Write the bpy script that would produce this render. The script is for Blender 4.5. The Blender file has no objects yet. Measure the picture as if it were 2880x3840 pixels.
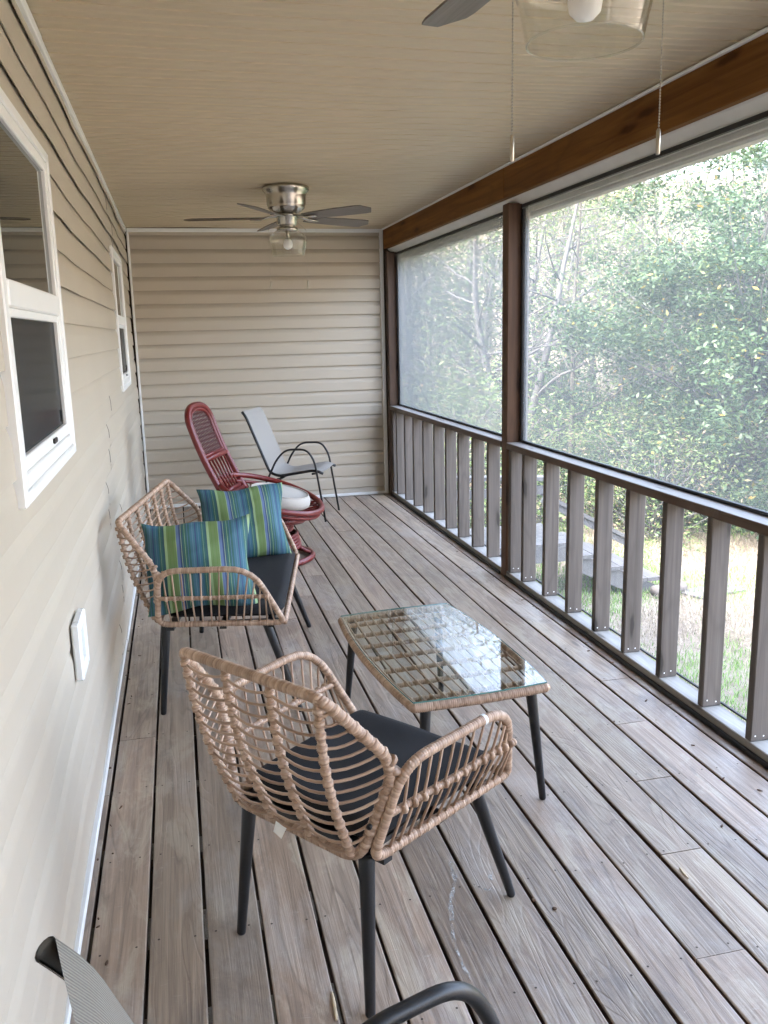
import bpy, math, random
import numpy as np
from mathutils import Vector, Matrix
rng = np.random.default_rng(7); random.seed(7)
scene = bpy.context.scene
COL = scene.collection
pi = math.pi

# ------------------------------------------------------------------ mesh helpers
class MB:
    def __init__(s):
        s.v=[]; s.f=[]; s.m=[]; s.sm=[]; s.r=[]; s.n=0
    def add(s, V, F, mat=0, smooth=False, rnd=0.0):
        V=np.asarray(V,float).reshape(-1,3)
        s.v.append(V); b=s.n
        s.f += [tuple(int(i)+b for i in f) for f in F]
        s.m += [mat]*len(F); s.sm += [smooth]*len(F)
        r=np.asarray(rnd,float)
        s.r.append(np.full(len(V),float(r)) if r.ndim==0 else r)
        s.n += len(V); return s
    def box(s, a, b, mat=0, bev=0.0, rnd=0.0):
        x0,y0,z0=[min(p,q) for p,q in zip(a,b)]; x1,y1,z1=[max(p,q) for p,q in zip(a,b)]
        if bev<=0:
            V=[(x0,y0,z0),(x1,y0,z0),(x1,y1,z0),(x0,y1,z0),(x0,y0,z1),(x1,y0,z1),(x1,y1,z1),(x0,y1,z1)]
            F=[(0,3,2,1),(4,5,6,7),(0,1,5,4),(1,2,6,5),(2,3,7,6),(3,0,4,7)]
            return s.add(V,F,mat,False,rnd)
        d=min(bev,(x1-x0)*.45,(y1-y0)*.45,(z1-z0)*.45)
        V=[];idx={}
        for sx in (0,1):
            for sy in (0,1):
                for sz in (0,1):
                    X=(x0,x1)[sx];Y=(y0,y1)[sy];Z=(z0,z1)[sz]
                    ix=d if sx==0 else -d; iy=d if sy==0 else -d; iz=d if sz==0 else -d
                    for k,P in enumerate([(X,Y+iy,Z+iz),(X+ix,Y,Z+iz),(X+ix,Y+iy,Z)]):
                        idx[(sx,sy,sz,k)]=len(V); V.append(P)
        F=[]
        def g(a,k): return idx[(a[0],a[1],a[2],k)]
        for ax in range(3):
            o=[i for i in range(3) if i!=ax]
            for sd in (0,1):
                q=[]
                for (p,r) in ((0,0),(1,0),(1,1),(0,1)):
                    c=[0,0,0];c[ax]=sd;c[o[0]]=p;c[o[1]]=r;q.append(g(c,ax))
                F.append(q)
        for ax in range(3):
            o=[i for i in range(3) if i!=ax]
            for p in (0,1):
                for r in (0,1):
                    c0=[0,0,0];c0[o[0]]=p;c0[o[1]]=r;c1=list(c0);c1[ax]=1
                    F.append([g(c0,o[0]),g(c1,o[0]),g(c1,o[1]),g(c0,o[1])])
        for sx in (0,1):
            for sy in (0,1):
                for sz in (0,1): F.append([g((sx,sy,sz),k) for k in range(3)])
        C=np.array([(x0+x1)/2,(y0+y1)/2,(z0+z1)/2]);V=np.array(V);G=[]
        for f in F:
            P=V[f];n=np.cross(P[1]-P[0],P[2]-P[0]);G.append(tuple(f) if n@(P.mean(0)-C)>0 else tuple(f[::-1]))
        return s.add(V,G,mat,False,rnd)
    def beam(s, p, q, w, h, up=(0,0,1), mat=0, rnd=0.0):
        p=np.array(p,float);q=np.array(q,float);d=q-p;d/=np.linalg.norm(d)
        u=np.array(up,float);r=np.cross(d,u);r/=np.linalg.norm(r);u=np.cross(r,d)
        V=[]
        for c in (p,q):
            for a,b in ((-1,-1),(1,-1),(1,1),(-1,1)): V.append(c+r*a*w/2+u*b*h/2)
        return s.add(V,[(0,1,2,3)[::-1],(4,5,6,7),(0,1,5,4),(1,2,6,5),(2,3,7,6),(3,0,4,7)],mat,False,rnd)
    def tube(s, P, r, seg=8, closed=False, caps=True, mat=0, smooth=True, rnd=0.0, sq=1.0, up=None):
        P=np.asarray(P,float); n=len(P); r=np.broadcast_to(np.asarray(r,float),(n,)) if np.ndim(r)<2 else np.asarray(r)
        A,B=frames(P,closed,up)
        th=np.linspace(0,2*pi,seg,endpoint=False)
        R=r[:,None] if r.ndim==1 else r
        V=P[:,None,:]+A[:,None,:]*(np.cos(th)[None,:]*R)[...,None]+B[:,None,:]*(np.sin(th)[None,:]*R*sq)[...,None]
        i=np.arange(n if closed else n-1)[:,None];j=np.arange(seg)[None,:];i2=(i+1)%n;j2=(j+1)%seg
        F=np.stack([i*seg+j,i*seg+j2,i2*seg+j2,i2*seg+j],-1).reshape(-1,4).tolist()
        V=V.reshape(-1,3)
        if caps and not closed:
            F.append(list(range(seg))[::-1]);F.append([(n-1)*seg+k for k in range(seg)])
        rr=rnd if np.ndim(rnd)==0 else np.asarray(rnd).reshape(-1)
        return s.add(V,F,mat,smooth,rr)
    def lathe(s, prof, c=(0,0,0), seg=32, mat=0, smooth=True, flip=False):
        V=[];n=len(prof)
        for r,z in prof:
            for k in range(seg):
                a=2*pi*k/seg;V.append((c[0]+r*math.cos(a),c[1]+r*math.sin(a),c[2]+z))
        F=[]
        for i in range(n-1):
            for k in range(seg):
                k2=(k+1)%seg;F.append((i*seg+k,i*seg+k2,(i+1)*seg+k2,(i+1)*seg+k))
        return s.add(V,F,mat,smooth)
    def prism(s, poly, z0, z1, mat=0, rnd=0.0, smooth=False):
        n=len(poly);V=[(x,y,z0) for x,y in poly]+[(x,y,z1) for x,y in poly]
        F=[tuple(range(n))[::-1],tuple(range(n,2*n))]+[(i,(i+1)%n,(i+1)%n+n,i+n) for i in range(n)]
        return s.add(V,F,mat,smooth,rnd)
    def build(s, name, mats, parent=None):
        me=bpy.data.meshes.new(name)
        V=np.concatenate(s.v);me.from_pydata(V.tolist(),[],s.f)
        if not isinstance(mats,(list,tuple)): mats=[mats]
        for m in mats: me.materials.append(m)
        me.polygons.foreach_set('material_index',s.m);me.polygons.foreach_set('use_smooth',s.sm)
        a=me.attributes.new('rnd','FLOAT','POINT');a.data.foreach_set('value',np.concatenate(s.r))
        me.update()
        o=bpy.data.objects.new(name,me);COL.objects.link(o)
        if parent: o.parent=parent
        return o

def frames(P,closed,up=None):
    n=len(P)
    if closed: T=np.roll(P,-1,0)-np.roll(P,1,0)
    else:
        T=np.empty_like(P);T[1:-1]=P[2:]-P[:-2];T[0]=P[1]-P[0];T[-1]=P[-1]-P[-2]
    T/=np.linalg.norm(T,axis=1)[:,None]+1e-12
    if up is not None:
        u=np.array(up,float);A=np.cross(T,u);A/=np.linalg.norm(A,axis=1)[:,None]+1e-12
        return A,np.cross(A,T)
    a=np.cross(T[0],[0,0,1.]);
    if np.linalg.norm(a)<.1:a=np.cross(T[0],[1.,0,0])
    A=np.empty_like(P);a/=np.linalg.norm(a);A[0]=a
    for i in range(1,n):
        a=a-T[i]*(a@T[i]);a/=np.linalg.norm(a);A[i]=a
    return A,np.cross(T,A)
def fillet(pts,rad,closed=False,k=6):
    pts=[np.array(p,float) for p in pts];n=len(pts);out=[]
    rad=[rad]*n if np.ndim(rad)==0 else rad
    for i in range(n):
        if (not closed and i in (0,n-1)) or rad[i]<=0: out.append(pts[i]);continue
        a=pts[(i-1)%n];b=pts[i];c=pts[(i+1)%n]
        u=a-b;v=c-b;lu=np.linalg.norm(u);lv=np.linalg.norm(v);u/=lu;v/=lv
        d=min(rad[i],lu*.48,lv*.48)
        p0=b+u*d;p1=b+v*d
        for t in np.linspace(0,1,k): out.append((1-t)**2*p0+2*t*(1-t)*b+t*t*p1)
    return np.array(out)
def resample(P,ds,closed=False):
    P=np.asarray(P,float)
    if closed:P=np.vstack([P,P[:1]])
    d=np.r_[0,np.cumsum(np.linalg.norm(np.diff(P,axis=0),axis=1))]
    m=max(2,int(round(d[-1]/ds))+1);t=np.linspace(0,d[-1],m)
    Q=np.stack([np.interp(t,d,P[:,k]) for k in range(3)],1)
    if closed:Q=Q[:-1];t=t[:-1]
    return Q,t
def wrap(mb,P,r,pitch=.0055,closed=False,seg=10,amp=.09,mat=0,caps=True):
    """a tube wound with strands: a helical ridge round it"""
    Q,t=resample(P,pitch/6,closed)
    th=np.linspace(0,2*pi,seg,endpoint=False)
    wob=.25*np.sin(t*61.)+.2*np.sin(t*23.7+1)
    ph=(t/pitch+wob*.8)[:,None]+th[None,:]/(2*pi)
    R=r*(1+1.9*amp*(np.abs(np.sin(pi*ph))**.5-.72))
    k=np.floor(ph);rd=np.modf(np.abs(np.sin(k*12.9898+r*997)*43758.5453))[0]
    mb.tube(Q,R,seg,closed,caps,mat,True,rd)
def empty(name,loc=(0,0,0),rz=0.0,**k):
    o=bpy.data.objects.new(name,None);COL.objects.link(o);o.location=loc;o.rotation_euler=(0,0,rz);o.empty_display_size=.1
    tag(o,**k);return o
def tag(o,label=None,category=None,group=None,kind=None):
    if label:o['label']=label
    if category:o['category']=category
    if group:o['group']=group
    if kind:o['kind']=kind
    return o
def copy_tree(o,parent=None):
    c=o.copy();COL.objects.link(c)
    if parent:c.parent=parent
    for ch in list(o.children): copy_tree(ch,c)
    return c

# ------------------------------------------------------------------ materials
class NT:
    def __init__(s,name):
        m=bpy.data.materials.new(name);m.use_nodes=True;s.m=m;s.t=m.node_tree;s.t.nodes.clear()
        s.out=s.n('ShaderNodeOutputMaterial')
    def n(s,ty,ins=None,**props):
        x=s.t.nodes.new(ty)
        for k,v in props.items(): setattr(x,k,v)
        if ins:
            for k,v in ins.items():
                i=x.inputs[k]
                if isinstance(v,bpy.types.NodeSocket): s.t.links.new(v,i)
                else: i.default_value=v
        return x
    def math(s,op,a,b=0.0,c=0.0,clamp=False):
        return s.n('ShaderNodeMath',{0:a,1:b,2:c},operation=op,use_clamp=clamp).outputs[0]
    def mix(s,f,a,b,blend='MIX'):
        x=s.n('ShaderNodeMix',data_type='RGBA',blend_type=blend,clamp_factor=True)
        for k,v in (('Factor',f),('A',a),('B',b)):
            i=[q for q in x.inputs if q.name==k and (q.type=='RGBA' or k=='Factor') and q.enabled][0]
            if isinstance(v,bpy.types.NodeSocket): s.t.links.new(v,i)
            else: i.default_value=v if k=='Factor' else (*v[:3],1)
        return [q for q in x.outputs if q.type=='RGBA'][0]
    def obj(s): return s.n('ShaderNodeTexCoord').outputs['Object']
    def xyz(s,v): return s.n('ShaderNodeSeparateXYZ',{0:v}).outputs
    def vec(s,x,y,z): return s.n('ShaderNodeCombineXYZ',{0:x,1:y,2:z}).outputs[0]
    def scl(s,v,sc): return s.n('ShaderNodeVectorMath',{0:v,1:sc},operation='MULTIPLY').outputs[0]
    def noise(s,v,scale=5.,detail=3.,rough=.55,dist=0.):
        return s.n('ShaderNodeTexNoise',{'Vector':v,'Scale':scale,'Detail':detail,'Roughness':rough,'Distortion':dist}).outputs[0]
    def ramp(s,f,stops,interp='LINEAR'):
        r=s.n('ShaderNodeValToRGB',{0:f});e=r.color_ramp.elements;r.color_ramp.interpolation=interp
        while len(e)<len(stops): e.new(1.)
        for i,(p,c) in enumerate(stops):
            e[i].position=p;e[i].color=(*((c,)*3 if np.ndim(c)==0 else c[:3]),1)
        return r.outputs[0]
    def rnd(s): return s.n('ShaderNodeAttribute',attribute_name='rnd').outputs['Fac']
    def bump(s,h,st=.3,d=.01): return s.n('ShaderNodeBump',{'Height':h,'Strength':st,'Distance':d}).outputs[0]
    def bsdf(s,**k):
        ins={}
        for a,v in k.items():
            a={'color':'Base Color','rough':'Roughness','metal':'Metallic','normal':'Normal','spec':'Specular IOR Level'}.get(a,a)
            if a=='Base Color' and not isinstance(v,bpy.types.NodeSocket): v=(*v[:3],1)
            ins[a]=v
        b=s.n('ShaderNodeBsdfPrincipled',ins);return b.outputs[0]
    def done(s,sh):
        s.t.links.new(sh,s.out.inputs[0]);return s.m

def m_plain(name,c,rough=.5,metal=0.,spec=.5,var=.08,vs=6.,bs=0.,bscale=200.):
    t=NT(name);o=t.obj()
    f=t.noise(o,vs,4.)
    col=t.mix(f,[x*(1-var) for x in c],[min(1,x*(1+var)) for x in c])
    k=dict(color=col,rough=rough,metal=metal,spec=spec)
    if bs>0:k['normal']=t.bump(t.noise(o,bscale,2.),bs,.002)
    return t.done(t.bsdf(**k))

def m_wood(name,a,b,c,axis=1,gs=30.,rough=.6,knots=True,kn=(.03,.06),sp=.3,worn=0.0,wornc=(.4,.36,.3)):
    """grain along axis; a/b light and dark, c a stain tint"""
    t=NT(name);x=t.xyz(t.obj());r=t.rnd();off=t.math('MULTIPLY',r,37.)
    sc=[gs,gs,gs];sc[axis]=gs*.035
    ch=[t.math('MULTIPLY_ADD',x[i],sc[i],off) for i in range(3)]
    v=t.vec(*ch)
    g=t.noise(v,1.,6.,.6,.8)
    lo=[6.,6.,6.];lo[axis]=.7
    v2=t.vec(*[t.math('MULTIPLY_ADD',x[i],lo[i],off) for i in range(3)])
    w=t.n('ShaderNodeTexNoise',{'Vector':v2,'Scale':1.,'Detail':2.}).outputs[0]
    rings=t.math('FRACT',t.math('MULTIPLY',w,9.))
    rings=t.ramp(rings,[(0,.0),(.15,.75),(.8,1.),(1,.0)])
    col=t.mix(t.ramp(g,[(.3,0.),(.7,1.)]),b,a)
    col=t.mix(t.math('MULTIPLY',t.math('SUBTRACT',1.,rings),.35),col,[q*.6 for q in b])
    col=t.mix(t.math('MULTIPLY',t.noise(v2,1.3,3.),.55),col,c)
    col=t.mix(t.math('MULTIPLY',r,.35),col,[q*.65 for q in a])
    if knots:
        ot=[i for i in range(3) if i!=axis];cr_=t.math('ADD',x[ot[0]],x[ot[1]])
        wv=t.math('MULTIPLY_ADD',t.noise(t.obj(),9.,2.),.16,t.math('MULTIPLY_ADD',cr_,5.5,off))
        d=t.n('ShaderNodeTexVoronoi',{'Vector':t.vec(t.math('MULTIPLY_ADD',x[axis],1.15,off),wv,0.),'Scale':1.},voronoi_dimensions='2D').outputs['Distance']
        k=t.ramp(d,[(kn[0],1.),(kn[1],0.)])
        halo=t.ramp(d,[(kn[1],1.),(kn[1]*2.2,0.)])
        col=t.mix(t.math('MULTIPLY',halo,.45),col,b)
        col=t.mix(t.math('MULTIPLY',k,.8),col,[q*.4 for q in b])
    if worn>0:
        wn=t.ramp(t.noise(t.obj(),5.,6.,.65),[(.55,0.),(.68,1.)])
        col=t.mix(t.math('MULTIPLY',wn,worn),col,wornc)
    return t.done(t.bsdf(color=col,rough=rough,spec=sp,normal=t.bump(g,.35,.004)))

def m_deck():
    t=NT('deck wood');o=t.obj();x=t.xyz(o);r=t.rnd();off=t.math('MULTIPLY',r,91.)
    def v(a,b): return t.vec(t.math('MULTIPLY_ADD',x[0],a,off),t.math('MULTIPLY_ADD',x[1],b,off),t.math('MULTIPLY',r,17.))
    fine=t.noise(v(150.,3.5),1.,5.,.6,.5)
    mid=t.noise(v(38.,1.3),1.,5.,.6,1.2)
    big=t.noise(v(5.5,.75),1.,2.,.5,.6)
    rings=t.math('FRACT',t.math('MULTIPLY',big,t.math('MULTIPLY_ADD',r,11.,8.)))
    rings=t.ramp(rings,[(0,0.),(.22,.8),(.85,1.),(1,0.)])
    # tone of the board: purple-brown to grey
    base=t.ramp(r,[(0,(.41,.305,.215)),(.2,(.37,.26,.19)),(.4,(.43,.33,.23)),(.6,(.35,.27,.205)),(.8,(.40,.30,.22)),(1,(.39,.30,.21))],'LINEAR')
    col=t.mix(t.ramp(mid,[(.36,.0),(.66,1.)]),t.mix(.66,base,(.10,.066,.046)),base)
    rm=t.ramp(t.noise(v(7.,.6),1.7,2.),[(.42,0.),(.6,1.)])
    col=t.mix(t.math('MULTIPLY',t.math('MULTIPLY',t.math('SUBTRACT',1.,rings),rm),.75),col,(.11,.075,.055))
    col=t.mix(t.math('MULTIPLY',t.ramp(fine,[(.35,1.),(.55,0.)]),.3),col,(.10,.07,.055))
    # worn, sun bleached and yellowish patches
    p1=t.noise(v(9.,2.6),1.,7.,.68,.6)
    col=t.mix(t.math('MULTIPLY',t.ramp(p1,[(.52,0.),(.60,1.)]),.6),col,(.40,.335,.25))
    p2=t.noise(t.scl(o,(2.3,1.1,1.)),1.4,7.,.72,.4)
    col=t.mix(t.math('MULTIPLY',t.ramp(p2,[(.50,0.),(.62,1.)]),.36),col,(.42,.39,.36))
    p3=t.noise(t.scl(o,(1.7,.9,1.)),2.1,8.,.75,1.)
    col=t.mix(t.math('MULTIPLY',t.ramp(p3,[(.53,0.),(.66,1.)]),.62),col,(.12,.095,.082))
    # fine scratches and specks
    sc=t.noise(t.scl(o,(14.,60.,1.)),1.,2.,.5,3.)
    col=t.mix(t.math('MULTIPLY',t.ramp(sc,[(.70,0.),(.74,1.)]),.4),col,(.42,.37,.3))
    d=t.n('ShaderNodeTexVoronoi',{'Vector':v(4.1,1.3),'Scale':1.}).outputs['Distance']
    col=t.mix(t.math('MULTIPLY',t.ramp(d,[(.035,1.),(.075,0.)]),.7),col,(.05,.035,.03))
    # grain and rings drive the bump, the patches the roughness
    h=t.math('ADD',t.math('MULTIPLY',fine,.5),t.math('ADD',mid,t.math('MULTIPLY',rings,.25)))
    rough=t.math('MULTIPLY_ADD',p2,.25,.27)
    return t.done(t.bsdf(color=t.mix(1.,col,(1.,1.,1.),'MULTIPLY') if 0 else t.mix(.08,t.mix(1.,col,t.ramp(t.math('FRACT',t.math('MULTIPLY',r,7.3)),[(0,.70),(.5,.96),(1,1.14)]),'MULTIPLY'),(.70,.57,.45)),rough=rough,spec=.7,normal=t.bump(h,.5,.004)))

def m_rattan():
    t=NT('rattan');r=t.rnd();o=t.obj()
    col=t.ramp(r,[(0,(.25,.16,.105)),(.3,(.34,.225,.155)),(.65,(.42,.29,.205)),(1,(.52,.375,.275))])
    col=t.mix(t.math('MULTIPLY',t.noise(o,14.,3.),.4),col,(.33,.22,.15))
    return t.done(t.bsdf(color=col,rough=.42,spec=.4))
def m_siding(name,c,bs=.10):
    t=NT(name);o=t.obj()
    g=t.noise(t.scl(o,(3.,3.,60.)),1.,4.);g2=t.noise(o,1.6,4.)
    col=t.mix(g2,[q*.96 for q in c],[q*1.03 for q in c])
    dirt=t.ramp(t.noise(o,3.,8.,.7),[(.6,0.),(.75,1.)])
    col=t.mix(t.math('MULTIPLY',dirt,.08),col,(.3,.26,.2))
    h=t.noise(t.scl(o,(40.,6.,90.)),1.,4.)
    return t.done(t.bsdf(color=col,rough=.42,spec=.4,normal=t.bump(h,bs,.002)))
def schlick(t,ior,p=5.):
    g=t.n('ShaderNodeNewGeometry');c=t.math('ABSOLUTE',t.n('ShaderNodeVectorMath',{0:g.outputs['Incoming'],1:g.outputs['Normal']},operation='DOT_PRODUCT').outputs['Value'])
    f0=((ior-1)/(ior+1))**2
    return t.math('MULTIPLY_ADD',t.math('POWER',t.math('SUBTRACT',1.,c),p),1-f0,f0)
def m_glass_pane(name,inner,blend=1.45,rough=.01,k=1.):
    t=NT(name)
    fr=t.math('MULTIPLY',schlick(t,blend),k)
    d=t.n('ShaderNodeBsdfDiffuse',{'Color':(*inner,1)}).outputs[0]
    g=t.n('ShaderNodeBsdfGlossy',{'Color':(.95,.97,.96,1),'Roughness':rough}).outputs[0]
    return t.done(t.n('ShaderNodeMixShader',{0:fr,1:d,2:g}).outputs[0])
def m_clear(name,tint=(.93,.97,.95),ior=1.5,edge=None):
    t=NT(name)
    fr=schlick(t,ior)
    d=t.n('ShaderNodeBsdfTransparent',{'Color':(*tint,1)}).outputs[0]
    g=t.n('ShaderNodeBsdfGlossy',{'Color':(1,1,1,1),'Roughness':.012}).outputs[0]
    return t.done(t.n('ShaderNodeMixShader',{0:fr,1:d,2:g}).outputs[0])
def m_screen(name,cover=.29,col=(.084,.087,.088)):
    """woven mesh: the more slantwise one looks, the more its threads close up"""
    t=NT(name);o=t.obj()
    geo=t.n('ShaderNodeNewGeometry')
    c=t.math('ABSOLUTE',t.n('ShaderNodeVectorMath',{0:geo.outputs['Incoming'],1:geo.outputs['Normal']},operation='DOT_PRODUCT').outputs['Value'])
    c=t.math('MAXIMUM',c,.05)
    a=t.math('DIVIDE',cover*.9,c)
    f=t.math('SUBTRACT',1.,t.math('MULTIPLY',1-cover*.38,t.math('SUBTRACT',1.,a)),clamp=True)
    st=t.noise(t.scl(o,(1.,5.,90.)),1.,4.,.65);st2=t.noise(t.scl(o,(1.,70.,1.5)),1.,4.,.65);pt=t.noise(o,1.6,3.)
    f=t.math('MULTIPLY',f,t.math('ADD',.68,t.math('ADD',t.math('MULTIPLY',st,.26),t.math('ADD',t.math('MULTIPLY',st2,.14),t.math('MULTIPLY',pt,.12)))),clamp=True)
    tr=t.n('ShaderNodeBsdfTransparent').outputs[0]
    d=t.n('ShaderNodeBsdfDiffuse',{'Color':(*[q*.6 for q in col],1)}).outputs[0]
    l=t.n('ShaderNodeBsdfTranslucent',{'Color':(*col,1)}).outputs[0]
    s2=t.n('ShaderNodeAddShader',{0:d,1:l}).outputs[0]
    return t.done(t.n('ShaderNodeMixShader',{0:f,1:tr,2:s2}).outputs[0])
def m_leaf(name,stops,trans=.35,rough=.45):
    t=NT(name);g=t.n('ShaderNodeNewGeometry').outputs['Random Per Island']
    col=t.ramp(g,stops)
    b=t.bsdf(color=col,rough=rough,spec=.35)
    l=t.n('ShaderNodeBsdfTranslucent',{'Color':col}).outputs[0]
    return t.done(t.n('ShaderNodeMixShader',{0:trans,1:b,2:l}).outputs[0])

M={}
M['deck']=m_deck()
M['sid']=m_siding('tan vinyl siding',(.485,.432,.352))
M['ceil']=m_siding('tan vinyl soffit',(.55,.455,.315),.03)
M['white']=m_plain('white vinyl',(.78,.79,.78),.4,var=.03)
M['offwhite']=m_plain('weathered white trim',(.60,.58,.53),.5,var=.12,vs=9.)
M['beam']=m_wood('stained beam wood',(.31,.14,.035),(.11,.04,.009),(.04,.018,.007),1,26.,.55,kn=(.05,.11),sp=.08)
M['post']=m_wood('stained post wood',(.15,.078,.042),(.065,.033,.019),(.10,.058,.036),2,26.,.6,kn=(.05,.10))
M['postd']=m_wood('dark post wood',(.12,.07,.045),(.055,.032,.022),(.10,.075,.06),2,26.,.6)
M['rail']=m_wood('rail wood',(.13,.08,.052),(.06,.036,.024),(.11,.075,.055),1,30.,.5,worn=.15,wornc=(.25,.22,.19))
M['bal']=m_wood('baluster wood',(.155,.132,.114),(.06,.05,.042),(.115,.10,.09),2,34.,.65,kn=(.04,.08))
M['railtop']=m_wood('pale rail top',(.46,.43,.40),(.27,.24,.22),(.38,.35,.33),1,30.,.42)
M['plate']=m_wood('bottom plate wood',(.36,.34,.30),(.22,.20,.18),(.3,.3,.28),1,30.,.6)
M['grey']=m_wood('weathered grey lumber',(.14,.135,.13),(.06,.058,.056),(.10,.097,.095),1,24.,.7)
M['joist']=m_plain('dark joist wood',(.05,.035,.025),.8)
M['black']=m_plain('black powder coat',(.008,.0085,.010),.42,var=.15,bs=.15,bscale=400.)
M['blackmatte']=m_plain('black strip',(.012,.012,.012),.6)
M['rattan']=m_rattan()
M['cush']=m_plain('black cushion cloth',(.013,.0128,.014),.85,spec=.25,var=.12,vs=20.,bs=.35,bscale=900.)
M['red']=m_plain('red painted cane',(.145,.014,.012),.38,var=.16,vs=18.,bs=.12,bscale=90.)
M['redm']=m_plain('dark red woven cane',(.085,.018,.018),.5,var=.25,vs=40.)
M['beige']=m_plain('beige canvas',(.46,.43,.385),.85,spec=.2,var=.05,vs=14.,bs=.3,bscale=60.)
M['nickel']=m_plain('brushed nickel',(.50,.47,.42),.27,metal=1.,var=.05,vs=30.)
M['bulb']=m_plain('frosted bulb',(.86,.87,.88),.3,var=.01)
M['chain']=m_plain('bead chain metal',(.42,.39,.33),.35,metal=1.)
M['blade']=m_wood('grey fan blade veneer',(.20,.175,.15),(.12,.10,.085),(.16,.14,.125),0,40.,.45,knots=False)
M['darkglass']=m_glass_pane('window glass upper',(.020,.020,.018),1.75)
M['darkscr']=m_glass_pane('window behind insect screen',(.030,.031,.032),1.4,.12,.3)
M['glasstop']=m_clear('table glass',(.95,.99,.97),1.95)
M['glassedge']=m_plain('green glass edge',(.10,.22,.20),.1)
M['shade']=m_clear('clear shade glass',(.965,.965,.95),1.45)
M['screen']=m_screen('insect screen mesh');M['screenlow']=m_screen('clean insect screen mesh',.10)
M['paper']=m_plain('white paper label',(.75,.76,.74),.7,var=.04)
M['skirt']=m_plain('skirt boards',(.10,.08,.065),.8)
M['roof']=m_plain('grey shingles',(.12,.12,.12),.9,var=.3,vs=40.)
M['bark']=m_wood('grey bark',(.125,.12,.12),(.075,.072,.07),(.10,.097,.095),2,14.,.9)
M['barkd']=m_wood('dark bark',(.12,.105,.09),(.05,.045,.04),(.1,.1,.08),2,14.,.9)
M['leafA']=m_leaf('broad green leaves',[(0,(.016,.034,.013)),(.35,(.026,.054,.020)),(.7,(.038,.072,.028)),(.9,(.055,.092,.038)),(.982,(.09,.12,.03)),(.988,(.22,.165,.03)),(1,(.24,.16,.025))])
M['leafB']=m_leaf('pale spring leaves',[(0,(.07,.12,.045)),(.5,(.13,.19,.07)),(.8,(.19,.24,.09)),(.92,(.24,.19,.12)),(1,(.28,.20,.14))],.45)
M['leafC']=m_leaf('dark evergreen leaves',[(0,(.025,.06,.025)),(.6,(.05,.105,.04)),(1,(.09,.16,.06))])
M['straw']=m_leaf('dry straw grass',[(0,(.16,.135,.09)),(.5,(.25,.215,.16)),(1,(.34,.30,.24))],.25,.8)
M['green']=m_leaf('green grass',[(0,(.07,.14,.03)),(.6,(.13,.25,.05)),(1,(.22,.33,.09))],.35,.7)
M['log']=m_wood('cut log',(.17,.15,.13),(.09,.075,.065),(.25,.22,.2),1,20.,.85)
def m_ground():
    t=NT('yard soil');o=t.obj()
    col=t.ramp(t.noise(o,1.1,8.,.7),[(.3,(.11,.11,.06)),(.45,(.20,.17,.14)),(.6,(.26,.225,.19)),(.75,(.14,.15,.08))])
    f=t.noise(t.scl(o,(1,1,1)),26.,6.,.8)
    col=t.mix(t.ramp(f,[(.35,.6),(.6,0.)]),col,(.12,.09,.06))
    return t.done(t.bsdf(color=col,rough=.95,spec=.1,normal=t.bump(f,.8,.03)))
M['ground']=m_ground()
def m_pillow():
    t=NT('striped pillow cloth');x=t.xyz(t.obj())
    u=t.math('FRACT',t.math('MULTIPLY_ADD',x[0],1/.168,.75+10))
    G=(.135,.215,.06);LG=(.29,.42,.20);LV=(.11,.17,.33);NV=(.025,.05,.15);TG=(.02,.11,.10);TB=(.022,.115,.18);SB=(.045,.145,.205);DT=(.012,.07,.09);LB=(.11,.22,.31)
    seq=[(0,LG),(.055,G),(.105,(.10,.20,.03)),(.115,G),(.19,(.10,.20,.03)),(.20,G),(.265,LG),(.28,LV),(.345,NV),(.385,LG),(.4,NV),(.42,TG),(.475,LG),(.485,TG),(.54,LV),(.553,TG),(.60,SB),(.66,LB),(.675,SB),(.72,NV),(.75,TB),(.80,LB),(.812,TB),(.86,TG),(.90,LG),(.908,TG),(.95,DT)]
    col=t.ramp(u,seq,'CONSTANT')
    w=t.noise(t.scl(t.obj(),(900.,900.,900.)),1.,1.)
    col=t.mix(.24,col,(.085,.105,.105))
    return t.done(t.bsdf(color=col,rough=.75,spec=.3,normal=t.bump(t.noise(t.obj(),9.,3.),.25,.02)))
M['pillow']=m_pillow()
def m_sling(stripe,A=(.085,.077,.064),B=(.23,.21,.18)):
    t=NT('sling fabric');x=t.xyz(t.obj())
    s=t.math('SINE',t.math('MULTIPLY',x[1],stripe)) 
    w=t.noise(t.scl(t.obj(),(260.,260.,260.)),1.,2.)
    f=t.math('MULTIPLY_ADD',s,.5,.5)
    col=t.mix(f,A,B)
    col=t.mix(t.math('MULTIPLY',w,.4),col,(.30,.28,.25))
    return t.done(t.bsdf(color=col,rough=.6,spec=.35,normal=t.bump(f,.5,.0015)))
M['sling']=m_sling(1150.);M['slingfar']=m_sling(1.,(.29,.27,.245),(.30,.28,.255))

W=2.262; H=2.44; D=7.96; Y0=-2.6   # porch inner width, ceiling height, far wall, end behind the camera

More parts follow.
